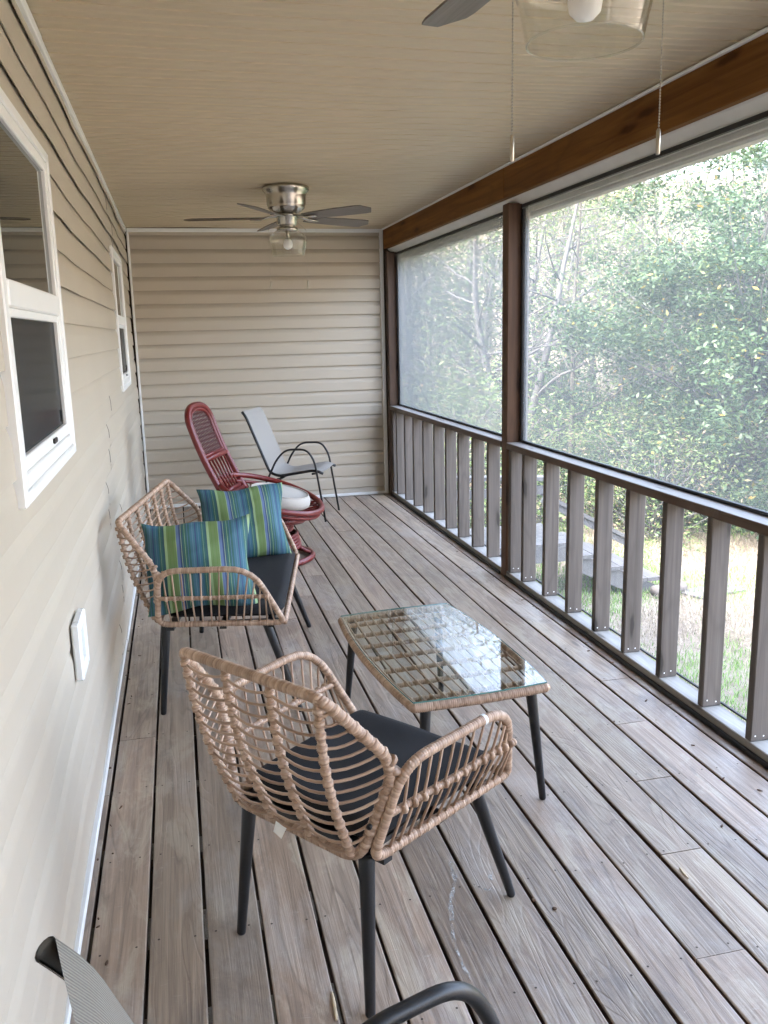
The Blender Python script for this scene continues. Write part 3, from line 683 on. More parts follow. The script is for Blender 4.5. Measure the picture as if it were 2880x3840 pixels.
# ------------------------------------------------------------------ rattan seats
def seat(name,C,th,a,nribs,label,cat,nsp,armchair,group=None):
    rz=th-pi/2
    e=empty(name,(C[0],C[1],0),rz,label=label,category=cat,group=group)
    T=np.array([a,-.118,.815]);E=np.array([a+.062,.037,.628]);B=np.array([a-.020,0,.390])
    mx=lambda p:np.array([-p[0],p[1],p[2]])
    rt=.0125
    loop=fillet([B,E,T,mx(T),mx(E),mx(B)],[.05,.07,.035,.035,.07,.05],True)
    mb=MB();wrap(mb,loop,rt,.0074,True);bf=mb.build('back_frame',M['rattan'],e)
    # ribs
    def edge(sgn,t):  # point on the side edge T->E->B by fraction of drop
        l1=np.linalg.norm(E-T);l2=np.linalg.norm(B-E);d=t*(l1+l2)
        p=T+(E-T)*d/l1 if d<l1 else E+(B-E)*(d-l1)/l2
        return p if sgn>0 else mx(p)
    def ribp(x,t):
        top=np.array([x,-.118,.815]);bot=np.array([x*(a-.03)/a,0,.390])
        p=top+(bot-top)*t;p[1]-=.022*math.sin(pi*t);return p
    xs=np.linspace(-a+.01,a-.01,nribs)
    mb=MB()
    for x in xs:
        wrap(mb,[ribp(x,t) for t in np.linspace(0,1,14)],.0088,.0072,False,9,.12)
    NR=14;ts=[(k+.9)/(NR+.6) for k in range(NR)]
    kn=MB()
    for t in ts:
        P=[]
        pe=edge(-1,t*.93+.02);P.append(pe)
        pts=[pe]+[ribp(x,t)+np.array([0,-.004,0]) for x in xs]+[edge(1,t*.93+.02)]
        Q=[]
        for p,q in zip(pts[:-1],pts[1:]):
            for s in np.linspace(0,1,6)[:-1]:
                m=p+(q-p)*s;m[2]-=.012*4*s*(1-s)*.8;m[1]-=.006*4*s*(1-s);Q.append(m)
        Q.append(pts[-1]);mb.tube(Q,.0034,6,rnd=rng.random())
        for x in xs:  # the binding where a reed crosses a rib
            c=ribp(x,t);d=ribp(x,t+.02)-ribp(x,t-.02);d/=np.linalg.norm(d)
            k0=c-d*.006+np.array([.003,-.003,0]);wrap(kn,[k0,k0+d*.004,k0+d*.008,k0+d*.012],.0112,.006,False,9,.16)
        for sg in (-1,1):
            c=edge(sg,t*.93+.02);d=(edge(sg,t*.93+.04)-c);d/=np.linalg.norm(d);kn.tube([c-d*.005,c,c+d*.005],[.0135,.0148,.0135],8,rnd=rng.random())
    mb.add(np.concatenate(kn.v),kn.f,0,True,np.concatenate(kn.r));mb.build('back_weave',M['rattan'],e)
    # arms
    for sg in (1,-1):
        S=lambda p:np.array([p[0]*sg,p[1],p[2]])
        RB=S([a+.006,.012,.392]);AR=S([a+.078,.042,.632]);AF=S([a+.106,.405,.640]);FB=S([a+.034,.520,.392])
        lp=fillet([RB,AR,AF,FB],[.045,.075,.10,.03],True)
        mb=MB();wrap(mb,lp,.0118,.0072,True);arm=mb.build('armrest',M['rattan'],e)
        # spindles + middle bar
        top=fillet([AR+(RB-AR)*.06,AR,AF,AF+(FB-AF)*.66],[0,.05,.09,0]);top,_=resample(top,.006)
        bot,_=resample([RB+(FB-RB)*.06,RB+(FB-RB)*.97],.006)
        mb=MB();out=np.array([sg*.012,0,0])
        M0=RB+(AR-RB)*.50+out*.3;M1=AF+(FB-AF)*.50+out*.3
        wrap(mb,[M0,M0+(M1-M0)*.5+out*.6,M1],.0085,.0072,False,9,.12)
        for i in range(nsp):
            s=(i+.8)/(nsp+.4);p=top[int(s*(len(top)-1))];q=bot[int(s*(len(bot)-1))]
            mm=M0+(M1-M0)*min(1,max(0,((p[1]+q[1])/2-M0[1])/(M1[1]-M0[1])))+out*.9
            mb.tube(fillet([p,mm,q],[0,.07,0],k=5),.0034,6,rnd=rng.random())
            mb.tube([mm+np.array([0,-.005,.0]),mm,mm+np.array([0,.005,.0])],[.0095,.0112,.0095],8,rnd=rng.random())
            mb.tube([q+np.array([0,-.004,0]),q,q+np.array([0,.004,0])],[.0125,.0135,.0125],8,rnd=rng.random())
        mb.build('spindles',M['rattan'],arm)
    # front rail
    mb=MB();wrap(mb,[(-a-.032,.520,.392),(a+.032,.520,.392)],.0118,.0072,False);mb.build('front_rail',M['rattan'],e)
    mb=MB()
    for y in (.06,.27,.46): mb.beam((-a+.0-.012,y,.374),(a+.012,y,.374),.028,.016)
    for x in (-a+.05,a-.05): mb.beam((x,.03,.3735),(x,.51,.3735),.02,.0135)
    mb.build('seat_frame',M['black'],e)
    for sx in (-1,1):
        for (tx,ty,fx,fy) in ((a-.030,.035,a-.003,.002),(a-.022,.440,a+.021,.567)):
            mb=MB();p=np.array([sx*tx,ty,.382]);q=np.array([sx*fx,fy,.0])
            mb.tube([p,p+(q-p)*.03,p+(q-p)*.985,q],[.0185,.0190,.0118,.009],14);mb.build('leg',M['black'],e)
    # cushion
    mb=MB();hw0=a-.012;hw1=a+.022;y0_,y1_=.03,.515
    nn=26;nu=34;Vs=[]
    def cz_(u,v,top):
        ed=min(1-abs(u),1-abs(v));hh=.024*min(1,(max(0,ed)/.10))**.42
        dim=.0035*math.sin(u*5+v*3)+.003*math.cos(v*6-u*2)
        return .424+(hh+dim*min(1,ed*4) if top else -hh*.9)
    for top in (1,0):
        for j in range(nn+1):
            for i in range(nu+1):
                u=-1+2*i/nu;v=-1+2*j/nn
                # rounded corners
                k=1-.5*(max(0,abs(u)-.8)/.2)**2*(max(0,abs(v)-.8)/.2)**2*.22
                hw=hw0+(hw1-hw0)*(v*.5+.5)
                Vs.append((u*hw*k,y0_+(v*k*.5+.5)*(y1_-y0_),cz_(u,v,top)))
    m=(nn+1)*(nu+1);F=[]
    for j in range(nn):
        for i in range(nu):
            q=j*(nu+1)+i;F.append((q,q+1,q+nu+2,q+nu+1));F.append((q+m,q+nu+1+m,q+nu+2+m,q+1+m))
    mb.add(Vs,F,0,True);cu=mb.build('seat_cushion',M['cush'],e)
    if armchair:
        mb=MB();c=edge(1,.80)+np.array([.0,-.013,0]);mb.tube([c,c+np.array([.002,-.006,0])],.0065,8);mb.build('bolt',M['black'],bf)
        mb=MB();V=[(-.02,-.005,.402),(.035,-.006,.398),(.028,-.022,.362),(-.012,-.020,.372)]
        V=[(x*.7-.030,y-.009,.400+(z-.400)*.7) for x,y,z in V];V2=[(x,y-.0006,z) for x,y,z in V]
        mb.add(V+V2,[(0,1,2,3),(7,6,5,4),(0,4,5,1),(1,5,6,2),(2,6,7,3),(3,7,4,0)]);mb.build('care_label',M['paper'],e)
        mb=MB();A_=np.array([a+.098,.31,.6375]);mb.tube([A_+np.array([-.0005,-.005,0]),A_+np.array([.0005,.005,.0002])],.0132,12,caps=False);mb.build('sticker',M['paper'],e)
    return e
seat('rattan_armchair',(.554,1.828),math.radians(36.6),.225,4,'wicker armchair with black cushion nearest the viewer, its open-weave back towards us','armchair',14,True)
seat('rattan_loveseat',(.300,3.921),math.radians(-10.6),.499,7,'two-seat wicker loveseat with black cushion by the side wall, striped pillows on it','loveseat',14,False)

# ------------------------------------------------------------------ glass table
tb=empty('coffee_table',(1.198,2.855,0),math.radians(4.0),label='low wicker coffee table with glass top beside the armchair',category='table')
hl,hw=.4425,.2275
def outline(hw,hl,bx,by,n=14):
    P=[]
    def seg(p,q,bul,nrm):
        for t in np.linspace(0,1,n)[:-1]:
            m=np.array(p)+(np.array(q)-np.array(p))*t+np.array(nrm)*bul*4*t*(1-t);P.append(m)
    seg((-hw,-hl),(hw,-hl),by,(0,-1));seg((hw,-hl),(hw,hl),bx,(1,0));seg((hw,hl),(-hw,hl),by,(0,1));seg((-hw,hl),(-hw,-hl),bx,(-1,0));return P
ol_=outline(hw,hl,.028,.010)
mb=MB();lp=[(x,y,.381) for x,y in ol_];wrap(mb,lp,.0145,.0065,True,12,.10);mb.build('rim',M['rattan'],tb)
mb=MB()
def inside(x,y): 
    return abs(x)<hw+.028*(1-(y/hl)**2) and abs(y)<hl+.01*(1-(x/hw)**2)
ribs_y=np.linspace(-hl+.065,hl-.065,7)
for y in ribs_y:
    X=hw+.028*(1-(y/hl)**2);wrap(mb,[(-X,y,.378),(0,y,.378),(X,y,.378)],.0085,.0072,False,9,.12)
for i in range(13):
    x=(-1+2*(i+.5)/13);P=[]
    for y in np.linspace(-hl-.004,hl+.004,15):
        X=(hw+.028*(1-(min(1,abs(y)/hl))**2));P.append((x*X,y,.386))
    mb.tube(P,.0032,6,rnd=rng.random())
    for y in ribs_y:
        X=x*(hw+.028*(1-(y/hl)**2));mb.tube([(X-.006,y,.379),(X,y,.380),(X+.006,y,.379)],[.0090,.0110,.0090],8,rnd=rng.random())
mb.build('lattice',M['rattan'],tb)
mb=MB();gp=outline(hw+.002,hl+.002,.027,.009)
mb.prism(gp,.3975,.4025);m_=len(gp)
gl=mb.build('glass_top',[M['glasstop'],M['glassedge'],m_clear('glass underside',(.985,1.,.99),1.001)],tb)
for i,pl in enumerate(gl.data.polygons): pl.material_index={0:2,1:0}.get(i,1)
for sx in (-1,1):
    for sy in (-1,1):
        mb=MB();p=np.array([sx*(hw-.045),sy*(hl-.02),.372]);q=np.array([sx*(hw-.018),sy*(hl+.022),0.])
        mb.tube([p,p+(q-p)*.03,p+(q-p)*.985,q],[.0175,.018,.0115,.009],14);mb.build('leg',M['black'],tb)

# ------------------------------------------------------------------ pillows
def pillow(label,c,R,wd,ht,th,seed,sh=0.0):
    mb=MB();nu,nv=44,36;rg=random.Random(seed);ph=[rg.uniform(0,6) for _ in range(8)];Vs=[]
    for top in (1,-1):
        for j in range(nv+1):
            for i in range(nu+1):
                u=-1+2*i/nu;v=-1+2*j/nv
                T=th*((1-abs(u)**2.4)*(1-abs(v)**2.4))**.52 if abs(u)<1 and abs(v)<1 else 0
                wr=.004*math.sin(6*u+3*v+ph[0])+.003*math.sin(11*v-5*u+ph[1])
                e=(1-abs(u)**4)*(1-abs(v)**4)
                px=u*wd/2*(1-.085*(1-v*v))+.006*math.sin(4*v+ph[2])*abs(u);py=v*ht/2*(1-.095*(1-u*u))+.006*math.sin(5*u+ph[3])*abs(v)
                edge=.004*math.sin(14*u+ph[4])*abs(v)**8+.004*math.sin(12*v+ph[5])*abs(u)**8
                Vs.append((px,py,top*(T*.5+wr*e*1.2)+edge+sh*(v*v)))
    m=(nu+1)*(nv+1);F=[]
    for j in range(nv):
        for i in range(nu):
            q=j*(nu+1)+i;F.append((q,q+1,q+nu+2,q+nu+1));F.append((q+m,q+nu+1+m,q+nu+2+m,q+1+m))
    mb.add(Vs,F,0,True);o=mb.build('throw_pillow',M['pillow']);o.location=c;o.rotation_euler=R.to_euler()
    tag(o,label,'pillow','striped throw pillows on the loveseat');return o
def basis(xa,up):  # columns: width axis, height axis, normal
    x=Vector(xa).normalized();y=Vector(up);y=(y-x*y.dot(x)).normalized();z=x.cross(y);return Matrix((x,y,z)).transposed()
pillow('blue and green striped pillow in front, behind the near wicker arm',(.395,3.475,.612),basis((.40,-.01,.012),(-.10,.13,.33)),.44,.38,.16,1)
pillow('blue and green striped pillow behind, at the far end of the seat',(.635,4.235,.605),basis((.39,.035,.012),(-.03,.10,.34)),.43,.385,.15,5)

# ------------------------------------------------------------------ sling chairs
def sling(name,foot,th,hw,arm_r,label,sq,fab):
    """local: x forward from the front feet, y to the chair's left"""
    f=np.array([math.cos(th),math.sin(th)]);l=np.array([-f[1],f[0]])
    e=empty(name,(foot[0],foot[1],0),th,label=label,category='chair',group=None)
    for sg in (1,-1):
        y=hw*sg
        P=fillet([(0,y,0),(-.075,y,.50),(-.135,y,.600),(-.315,y,.600),(-.40,y,.515),(-.66,y,.0)],[0,.06,.07,.07,.08,0],k=8)
        mb=MB();mb.tube(P,arm_r,14,sq=sq,up=(0,1,0));mb.build('arm_loop',M['black'],e)
    raw=[(-.682,0,.908),(-.650,0,.865),(-.468,0,.405),(-.390,0,.374),(-.085,0,.426),(-.012,0,.398)]
    P0=fillet(raw,[0,.05,.06,.10,.05,0],k=8)
    for sg in (1,-1):
        P=P0.copy();P[:,1]=(hw-.022)*sg
        mb=MB();mb.tube(P,.0115,10);rl=mb.build('seat_rail',M['black'],e)
    Q,_=resample(P0[1:-1] if False else P0,.02);Q=Q[:-1];nx=16;Vs=[];Tn=np.gradient(Q,axis=0);Tn/=np.linalg.norm(Tn,axis=1)[:,None]
    for p,tn in zip(Q,Tn):
        nr=np.array([-tn[2],0,tn[0]])*(1 if tn[0]>=0 else 1);hh=hw-.022;rr_=.0135
        sec=[];af=-.75*pi if fab is M['sling'] else .44*pi
        for a_ in np.linspace(af,.5*pi,9): sec.append((-hh-rr_*math.cos(a_)*1.0,rr_*math.sin(a_)))
        for i in range(1,nx): 
            u=-1+2*i/nx;sec.append((hh*u,rr_-(.018 if p[2]<.45 else .010)*(1-u*u)))
        for a_ in np.linspace(.5*pi,af,9): sec.append((hh+rr_*math.cos(a_),rr_*math.sin(a_)))
        for y_,o_ in sec: Vs.append((p[0]+nr[0]*o_,y_,p[2]+nr[2]*o_))
    q_=len(sec);F=[(j*q_+i,(j+1)*q_+i,(j+1)*q_+i+1,j*q_+i+1) for j in range(len(Q)-1) for i in range(q_-1)]
    mb=MB();mb.add(Vs,F,0,True);mb.build('sling_fabric',fab,e)
    mb=MB()
    for x,z in ((-.10,.398),(-.40,.352)):
        mb=MB();mb.tube([(x,-hw+.01,z),(x,-hw*.5,z-.012),(x,hw*.5,z-.012),(x,hw-.01,z)],.009,8);mb.build('crossbar',M['black'],e)
    return e

sling('sling_chair',(1.5695,7.095),math.radians(-24),.235,.0085,'grey mesh sling chair with black tube arms against the far wall',1.0,M['slingfar'])
near=sling('sling_chair',(.903,.8466),math.radians(18),.235,.0125,'sling chair cut off at the bottom edge, one black arm and back corner showing',1.0,M['sling'])

# ------------------------------------------------------------------ red cane chair
rc=empty('red_cane_chair',(.92,5.80,0),math.radians(-21),label='dark red painted cane swivel chair with a tall woven back',category='chair')
# local: x forward, y left
def ring(mb,cx_,z0,rx,ry,slope,r,n=56,a0=0,a1=2*pi,seg=10):
    cl=abs(a1-a0-2*pi)<1e-6
    t=np.linspace(a0,a1,n,endpoint=not cl)
    P=[(cx_+rx*math.cos(q),ry*math.sin(q),z0+slope*(rx*math.cos(q))) for q in t]
    mb.tube(P,r,seg,closed=cl)
mb=MB();ring(mb,0,.022,.275,.275,0,.020)
for q in range(6):
    a=q*pi/3+.3;P=fillet([(.26*math.cos(a),.26*math.sin(a),.03),(.19*math.cos(a),.19*math.sin(a),.075),(.13*math.cos(a),.13*math.sin(a),.10)],[0,.05,0]);mb.tube(P,.011,8)
mb.build('base_ring',M['red'],rc)
mb=MB()
for i in range(5): ring(mb,0,.095+.021*i,.190-.004*i,.190-.004*i,0,.0125,40)
for i in range(5): ring(mb,0,.215+.020*i,.140+.004*i,.140+.004*i,0,.0115,40)
mb.tube([(0,0,.05),(0,0,.33)],[.05,.05],16);mb.build('swivel_column',M['red'],rc)
SL=-.335;ZC=.462
mb=MB();ring(mb,.010,ZC,.340,.385,SL,.0195,72);ring(mb,.0,ZC-.038,.330,.360,SL,.013,72)
ring(mb,-.005,ZC-.115,.235,.265,SL*.8,.0165,56);ring(mb,-.01,ZC-.150,.15,.17,SL*.4,.014,40)
mb.build('seat_rim',M['red'],rc)
mb=MB()
for i in range(46):      # woven band round the back and sides
    a=math.radians(50)+i*math.radians(260)/45
    for s_ in (-1,1):
        b_=a+s_*.10
        mb.tube([(.33*math.cos(a),.36*math.sin(a),ZC-.04+SL*.33*math.cos(a)),(.240*math.cos(b_)-.005,.27*math.sin(b_),ZC-.112+SL*.8*.24*math.cos(b_))],.0032,5)
mb.build('rim_weave',M['redm'],rc)
mb=MB()
for i in range(13):      # slats across the seat, front to back
    y=-.24+.04*i;xr=.235*math.sqrt(max(0,1-(y/.268)**2));xf=.35*math.sqrt(max(0,1-(y/.385)**2))
    mb.tube(fillet([(xf+.0,y,ZC+SL*xf-.004),(xr*.75,y,ZC-.105+SL*.8*xr),(0,y,ZC-.155),(-xr,y,ZC-.115-SL*.8*xr)],[0,.08,.08,0]),.0075,6)
mb.build('seat_slats',M['red'],rc)
def bp(y,s):    # the plane of the leaning back: s 0 at the seat, 1 at the top
    return (-.245-.235*s-.02*math.sin(pi*s),y,.475+.575*s)
mb=MB()
arch=[bp(.225,-.06+.08*i) for i in range(11)]+[bp(.225*math.copysign(abs(math.cos(q))**.8,math.cos(q)),.80+.235*math.sin(q)**.8) for q in np.linspace(.12,pi-.12,23)]+[bp(-.225,.74-.08*i) for i in range(11)]
mb.tube(arch,.0215,12);bk=mb.build('back_frame',M['red'],rc)
mb=MB()
inn=[bp(.188,.44+.04*i) for i in range(9)]+[bp(.188*math.copysign(abs(math.cos(q))**.8,math.cos(q)),.79+.195*math.sin(q)**.8) for q in np.linspace(.12,pi-.12,19)]+[bp(-.188,.76-.04*i) for i in range(9)]
mb.tube(inn,.012,10)
mb.tube([bp(.215,.435),bp(0,.435),bp(-.215,.435)],.020,10);mb.tube([bp(.205,.475),bp(-.205,.475)],.011,8)
mb.tube([bp(.15,.045),bp(-.15,.045)],.016,8);mb.tube([bp(.22,.0),bp(-.22,.0)],.014,8);mb.build('back_rails',M['red'],rc)
mb=MB()
def inpanel(y,s): 
    return abs(y)<.183 and .48<s<.975-.0*abs(y) and (s<.86 or (abs(y)/.185)**2+((s-.86)/.12)**2<1)
for k in range(-16,17):  # diagonal weave of flat cane
    for d in (-1,1):
        P=[]
        for i in range(60):
            s=.47+i*.0088;y=k*.026+d*(s-.7)*.30
            if inpanel(y,s):P.append(bp(y,s))
        if len(P)>1: mb.tube(P[::2]+[P[-1]] if len(P)>2 else P,.0028,4,smooth=False)
for i in range(15):
    s=.49+i*.033;h=.183 if s<.86 else .183*math.sqrt(max(0,1-((s-.86)/.12)**2))
    if h>.02: mb.tube([bp(-h,s),bp(h,s)],.0022,4,smooth=False)
mb.build('back_weave',M['redm'],bk)
mb=MB()
for i in range(6):
    y=-.135+.054*i;mb.tube([bp(y*.95,.03),bp(y*1.15,.43)],.0075,8)
mb.build('spindles',M['red'],bk)
mb=MB();R0=.215
pr_=[(0,.0),(R0*.6,.0),(R0*.9,.006),(R0*.99,.022),(R0,.045),(R0*.985,.070),(R0*.93,.088),(R0*.90,.094),(R0*.885,.089),(R0*.6,.100),(0,.104)]
mb.lathe(pr_,seg=48)
t_=np.linspace(0,2*pi,60,endpoint=False);mb.tube([(R0*.905*math.cos(q),R0*.905*math.sin(q),.0935) for q in t_],.004,6,closed=True)
o=mb.build('round_cushion',M['beige']);th=math.radians(-21);o.location=(.92+.055*math.cos(th),5.80+.055*math.sin(th),.392)
o.rotation_euler=(Matrix.Rotation(th,3,'Z')@Matrix.Rotation(math.radians(12),3,'Y')).to_euler();tag(o,'round beige piped cushion lying on the red cane chair','cushion')

# ------------------------------------------------------------------ debris on the boards
rs=random.Random(21)
def scrap(name,p,l,w_,a,mat,label,cat,grp=None,h=.002):
    mb=MB();n=6;V=[];
    for i in range(n):
        t=i/(n-1);ww=w_*(.35+.65*math.sin(pi*min(.97,max(.06,t))))*(.8+.4*rs.random())
        V+=[(l*(t-.5),-ww/2,0),(l*(t-.5),ww/2,0),(l*(t-.5),ww/2*.7,h*(.6+.5*rs.random())),(l*(t-.5),-ww/2*.7,h*(.6+.5*rs.random()))]
    F=[(3,2,1,0),(n*4-4,n*4-3,n*4-2,n*4-1)]
    for i in range(n-1):
        for k in range(4): F.append((i*4+k,i*4+(k+1)%4,(i+1)*4+(k+1)%4,(i+1)*4+k))
    mb.add(V,F,0,True);o=mb.build(name,mat);o.location=(*p,.0014);o.rotation_euler=(0,0,a);tag(o,label,cat,grp);return o
dry=m_plain('dry leaf bits',(.10,.055,.03),.8,var=.4,vs=60.)
chip=m_plain('fresh wood splinter',(.55,.43,.28),.8,var=.2,vs=40.)
for p,l,w_ in [((2.08,2.36),.022,.009),((2.15,2.26),.018,.008),((2.12,2.60),.014,.007),((1.94,2.86),.012,.006),((2.07,3.62),.02,.008),((2.16,3.0),.022,.008),((1.905,2.11),.018,.008)]:
    scrap('dry_leaf_bit',p,l,w_,rs.uniform(0,3),dry,'small curled dry leaf bit on the deck boards near the long railing','leaf bit','dry leaf bits on the boards')
for i in range(26):
    p=(rs.uniform(.02,.09),rs.uniform(1.6,6.2));scrap('wall_debris',p,rs.uniform(.006,.018),rs.uniform(.004,.008),rs.uniform(0,3),dry,'tiny dark crumb of dirt along the foot of the side wall','crumb','dirt crumbs along the wall')
for i in range(24):
    p=(rs.uniform(2.19,2.25),rs.uniform(2.2,7.8));scrap('edge_debris',p,rs.uniform(.008,.026),rs.uniform(.005,.010),rs.uniform(0,3),dry,'bit of dark leaf litter along the foot of the railing','litter','litter along the railing')
scrap('wood_splinter',(.614,1.70),.085,.010,1.52,chip,'pale wood splinter in the gap between two boards behind the armchair legs','splinter',None,.003)
scrap('wood_splinter',(1.66,1.93),.05,.008,1.5,chip,'pale wood splinter on a board edge right of the table','splinter',None,.003)
for p in ((1.205,1.932),(1.245,1.885)):
    mb=MB();mb.lathe([(0,.0),(.006,.0),(.0065,.002),(.004,.0035),(0,.004)],seg=10);o=mb.build('rusty_screw',dry);o.location=(*p,.0005);tag(o,'raised rusty screw head in the boards right of the armchair','screw','rusty screw heads')
# chalky white scuffs on the boards
t=NT('chalk scuff');o_=t.obj();n_=t.noise(t.scl(o_,(60.,25.,1.)),1.,4.,.7)
b_=t.bsdf(color=(.62,.62,.60),rough=.9);tr=t.n('ShaderNodeBsdfTransparent').outputs[0]
M['chalk']=t.done(t.n('ShaderNodeMixShader',{0:t.math('MULTIPLY',t.ramp(n_,[(.42,0.),(.62,1.)]),.5),1:tr,2:b_}).outputs[0])
for pts,wd in (([(1.04,2.16),(1.03,2.08),(.985,1.985),(.965,1.91)],.016),([(.96,1.90),(.945,1.83),(.94,1.74),(.945,1.70)],.010),([(1.07,2.04),(1.10,2.0),(1.12,2.02),(1.13,2.07)],.012),([(1.17,1.42),(1.21,1.38),(1.24,1.33)],.016)):
    mb=MB();P=resample(np.array([(x,y,.0024) for x,y in pts]),.01)[0]
    V=[]
    for i,p in enumerate(P): 
        ww=wd*(.6+.5*rs.random())*.5;V+=[(p[0]-ww,p[1],p[2]),(p[0]+ww,p[1],p[2])]
    mb.add(V,[(2*i,2*i+1,2*i+3,2*i+2) for i in range(len(P)-1)])
    tag(mb.build('chalk_scuff',M['chalk']),'white chalky scuff mark on the boards right of the armchair','scuff','white scuff marks by the armchair')

# ------------------------------------------------------------------ yard: steps
st=empty('yard_steps',(4.0,7.6,-1.0),0,label='weathered grey wooden steps with a sloping handrail going down to the yard',category='steps')
gm=M['grey']
def B(name,segs,par=st,mat=gm):
    mb=MB()
    for p,q,w_,h_ in segs: mb.beam(np.array(p)-np.array(st.location),np.array(q)-np.array(st.location),w_,h_,rnd=rs.random())
    return mb.build(name,mat,par)
B('landing',[((2.95,7.32+.145*i,-.47),(3.92,7.32+.145*i,-.47),.14,.036) for i in range(6)]+[((2.95,7.27,-.56),(3.92,7.27,-.56),.038,.14),((2.95,8.14,-.56),(3.92,8.14,-.56),.038,.14)])
for i,(xa,z) in enumerate(((3.93,-.60),(4.22,-.74),(4.51,-.88))):
    B('tread',[((xa+.07,7.22,z),(xa+.07,8.18,z),.138,.036),((xa+.215,7.22,z),(xa+.215,8.18,z),.138,.036)])
B('stringer',[((3.90,7.27,-.64),(4.76,7.27,-1.04),.036,.16)]);B('stringer',[((3.90,8.13,-.64),(4.76,8.13,-1.04),.036,.16)])
B('post',[((4.80,8.10,-1.1),(4.80,8.10,-.66),.06,.06)]);B('post',[((3.96,8.10,-1.1),(3.96,8.10,-.02),.09,.14)]);B('post',[((3.02,8.10,-1.1),(3.02,8.10,.10),.09,.09)])
B('handrail',[((3.93,8.10,-.14),(4.95,8.10,-.70),.09,.038),((3.93,8.10,-.20),(4.90,8.10,-.735),.036,.07)])
B('handrail',[((2.9,8.10,.08),(3.98,8.10,.02),.14,.038),((2.9,8.10,-.10),(3.98,8.10,-.10),.036,.09)])
for i in range(5): B('picket',[((3.17+.155*i,8.08,-.5),(3.17+.155*i,8.08,-.06),.036,.036)])
mb=MB();mb.tube(resample(np.array([(4.60,7.02,-.93),(4.98,7.12,-.95)]),.06)[0],.05,12,rnd=.4);tag(mb.build('cut_log',M['log']),'grey sawn log lying at the foot of the steps','log')
mb=MB();V=[(5.0,6.85),(5.55,6.95),(5.5,7.25),(4.9,7.1)]
mb.prism(V,-1.0,-.985);tag(mb.build('stepping_slab',M['bark']),'flat grey slab on the grass past the steps','slab')

# ------------------------------------------------------------------ fast meshes for foliage
def quads(name,C,A,B_,mat,parent=None,shape='leaf'):
    """leaf-shaped quads: centre C, long half-axis A, short half-axis B_"""
    n=len(C);V=np.empty((n,4,3));V[:,0]=C-A;V[:,1]=C+B_;V[:,2]=C+A;V[:,3]=C-B_
    me=bpy.data.meshes.new(name);me.vertices.add(4*n);me.vertices.foreach_set('co',V.reshape(-1).astype(np.float32))
    me.loops.add(4*n);me.loops.foreach_set('vertex_index',np.arange(4*n,dtype=np.int32));me.polygons.add(n)
    me.polygons.foreach_set('loop_start',np.arange(0,4*n,4,dtype=np.int32));me.polygons.foreach_set('loop_total',np.full(n,4,dtype=np.int32))
    me.materials.append(mat);me.update();me.validate()
    o=bpy.data.objects.new(name,me);COL.objects.link(o)
    if parent:o.parent=parent
    return o
def unit(n):
    v=rng.normal(size=(n,3));return v/np.linalg.norm(v,axis=1)[:,None]
def leaves(C,L,flat=.5,asp=.42):
    n=len(C);a=unit(n);a[:,2]*=flat;a/=np.linalg.norm(a,axis=1)[:,None]
    b=np.cross(a,unit(n)*[1,1,1]+[0,0,1.2]);b/=np.linalg.norm(b,axis=1)[:,None]+1e-9;b=np.cross(b,a)*.0+b
    s=L*(.6+.8*rng.random((n,1)));return a*s,b*s*asp
def branch(mb,p,d,l,r,lev,tips,rg,spread=.6,up=.25,nch=3,minr=.004):
    n=5;P=[np.array(p,float)];dd=np.array(d,float)
    for i in range(n):
        dd=dd+np.array([rg.gauss(0,.13),rg.gauss(0,.13),rg.gauss(0,.08)+up*.10]);dd/=np.linalg.norm(dd);P.append(P[-1]+dd*l/n)
    r1=max(minr,r*.55);mb.tube(P,np.linspace(r,r1,n+1),6 if r>.02 else 4,rnd=rg.random())
    if lev<=0: tips.append(P[-1]);tips.append(P[3]);return
    for k in range(nch):
        t=rg.choice([2,3,3,4,4,5]);q=P[t];a=rg.uniform(0,2*pi);v=np.array([math.cos(a),math.sin(a),rg.uniform(-.1,.7)])*spread+dd*.7
        v/=np.linalg.norm(v);branch(mb,q,v,l*rg.uniform(.55,.8),r1*rg.uniform(.5,.75),lev-1,tips,rg,spread,up,nch,minr)
    tips.append(P[-1])
def tree(name,loc,h,rg,mat,leafmat,L,nleaf,clr,label,crown0=.3,lev=2,nb=11,rad=.1,bl=.3,group=None,lean=0):
    e=empty(name,loc,rg.uniform(0,6),label=label,category='tree',group=group)
    mb=MB();P=[np.array([0,0,-.4])];d=np.array([lean,0,1.])
    n=12
    for i in range(n): d=d+np.array([rg.gauss(0,.05),rg.gauss(0,.05),0]);d/=np.linalg.norm(d);P.append(P[-1]+d*(h+.4)/n)
    mb.tube(P,np.linspace(rad,rad*.18,n+1),9,rnd=rg.random());mb.build('trunk',mat,e)
    tips=[];mb=MB()
    for i in range(nb):
        t=crown0+(1-crown0)*(i+rg.random())/nb;q=P[0]+0;k=min(n-1,int(t*n));q=P[k]+(P[k+1]-P[k])*(t*n-k)
        a=rg.uniform(0,2*pi);v=np.array([math.cos(a),math.sin(a),rg.uniform(.1,.8)]);v/=np.linalg.norm(v)
        branch(mb,q,v,h*bl*(1.15-t*.7),rad*(1-t*.75)*.42,lev,tips,rg)
    cr=mb.build('crown',mat,e)
    if nleaf:
        T=np.array(tips);sel=T[rng.integers(0,len(T),nleaf)];C=sel+rng.normal(size=(nleaf,3))*clr
        A,B2=leaves(C,L);quads('foliage',C,A,B2,leafmat,cr)
    return e
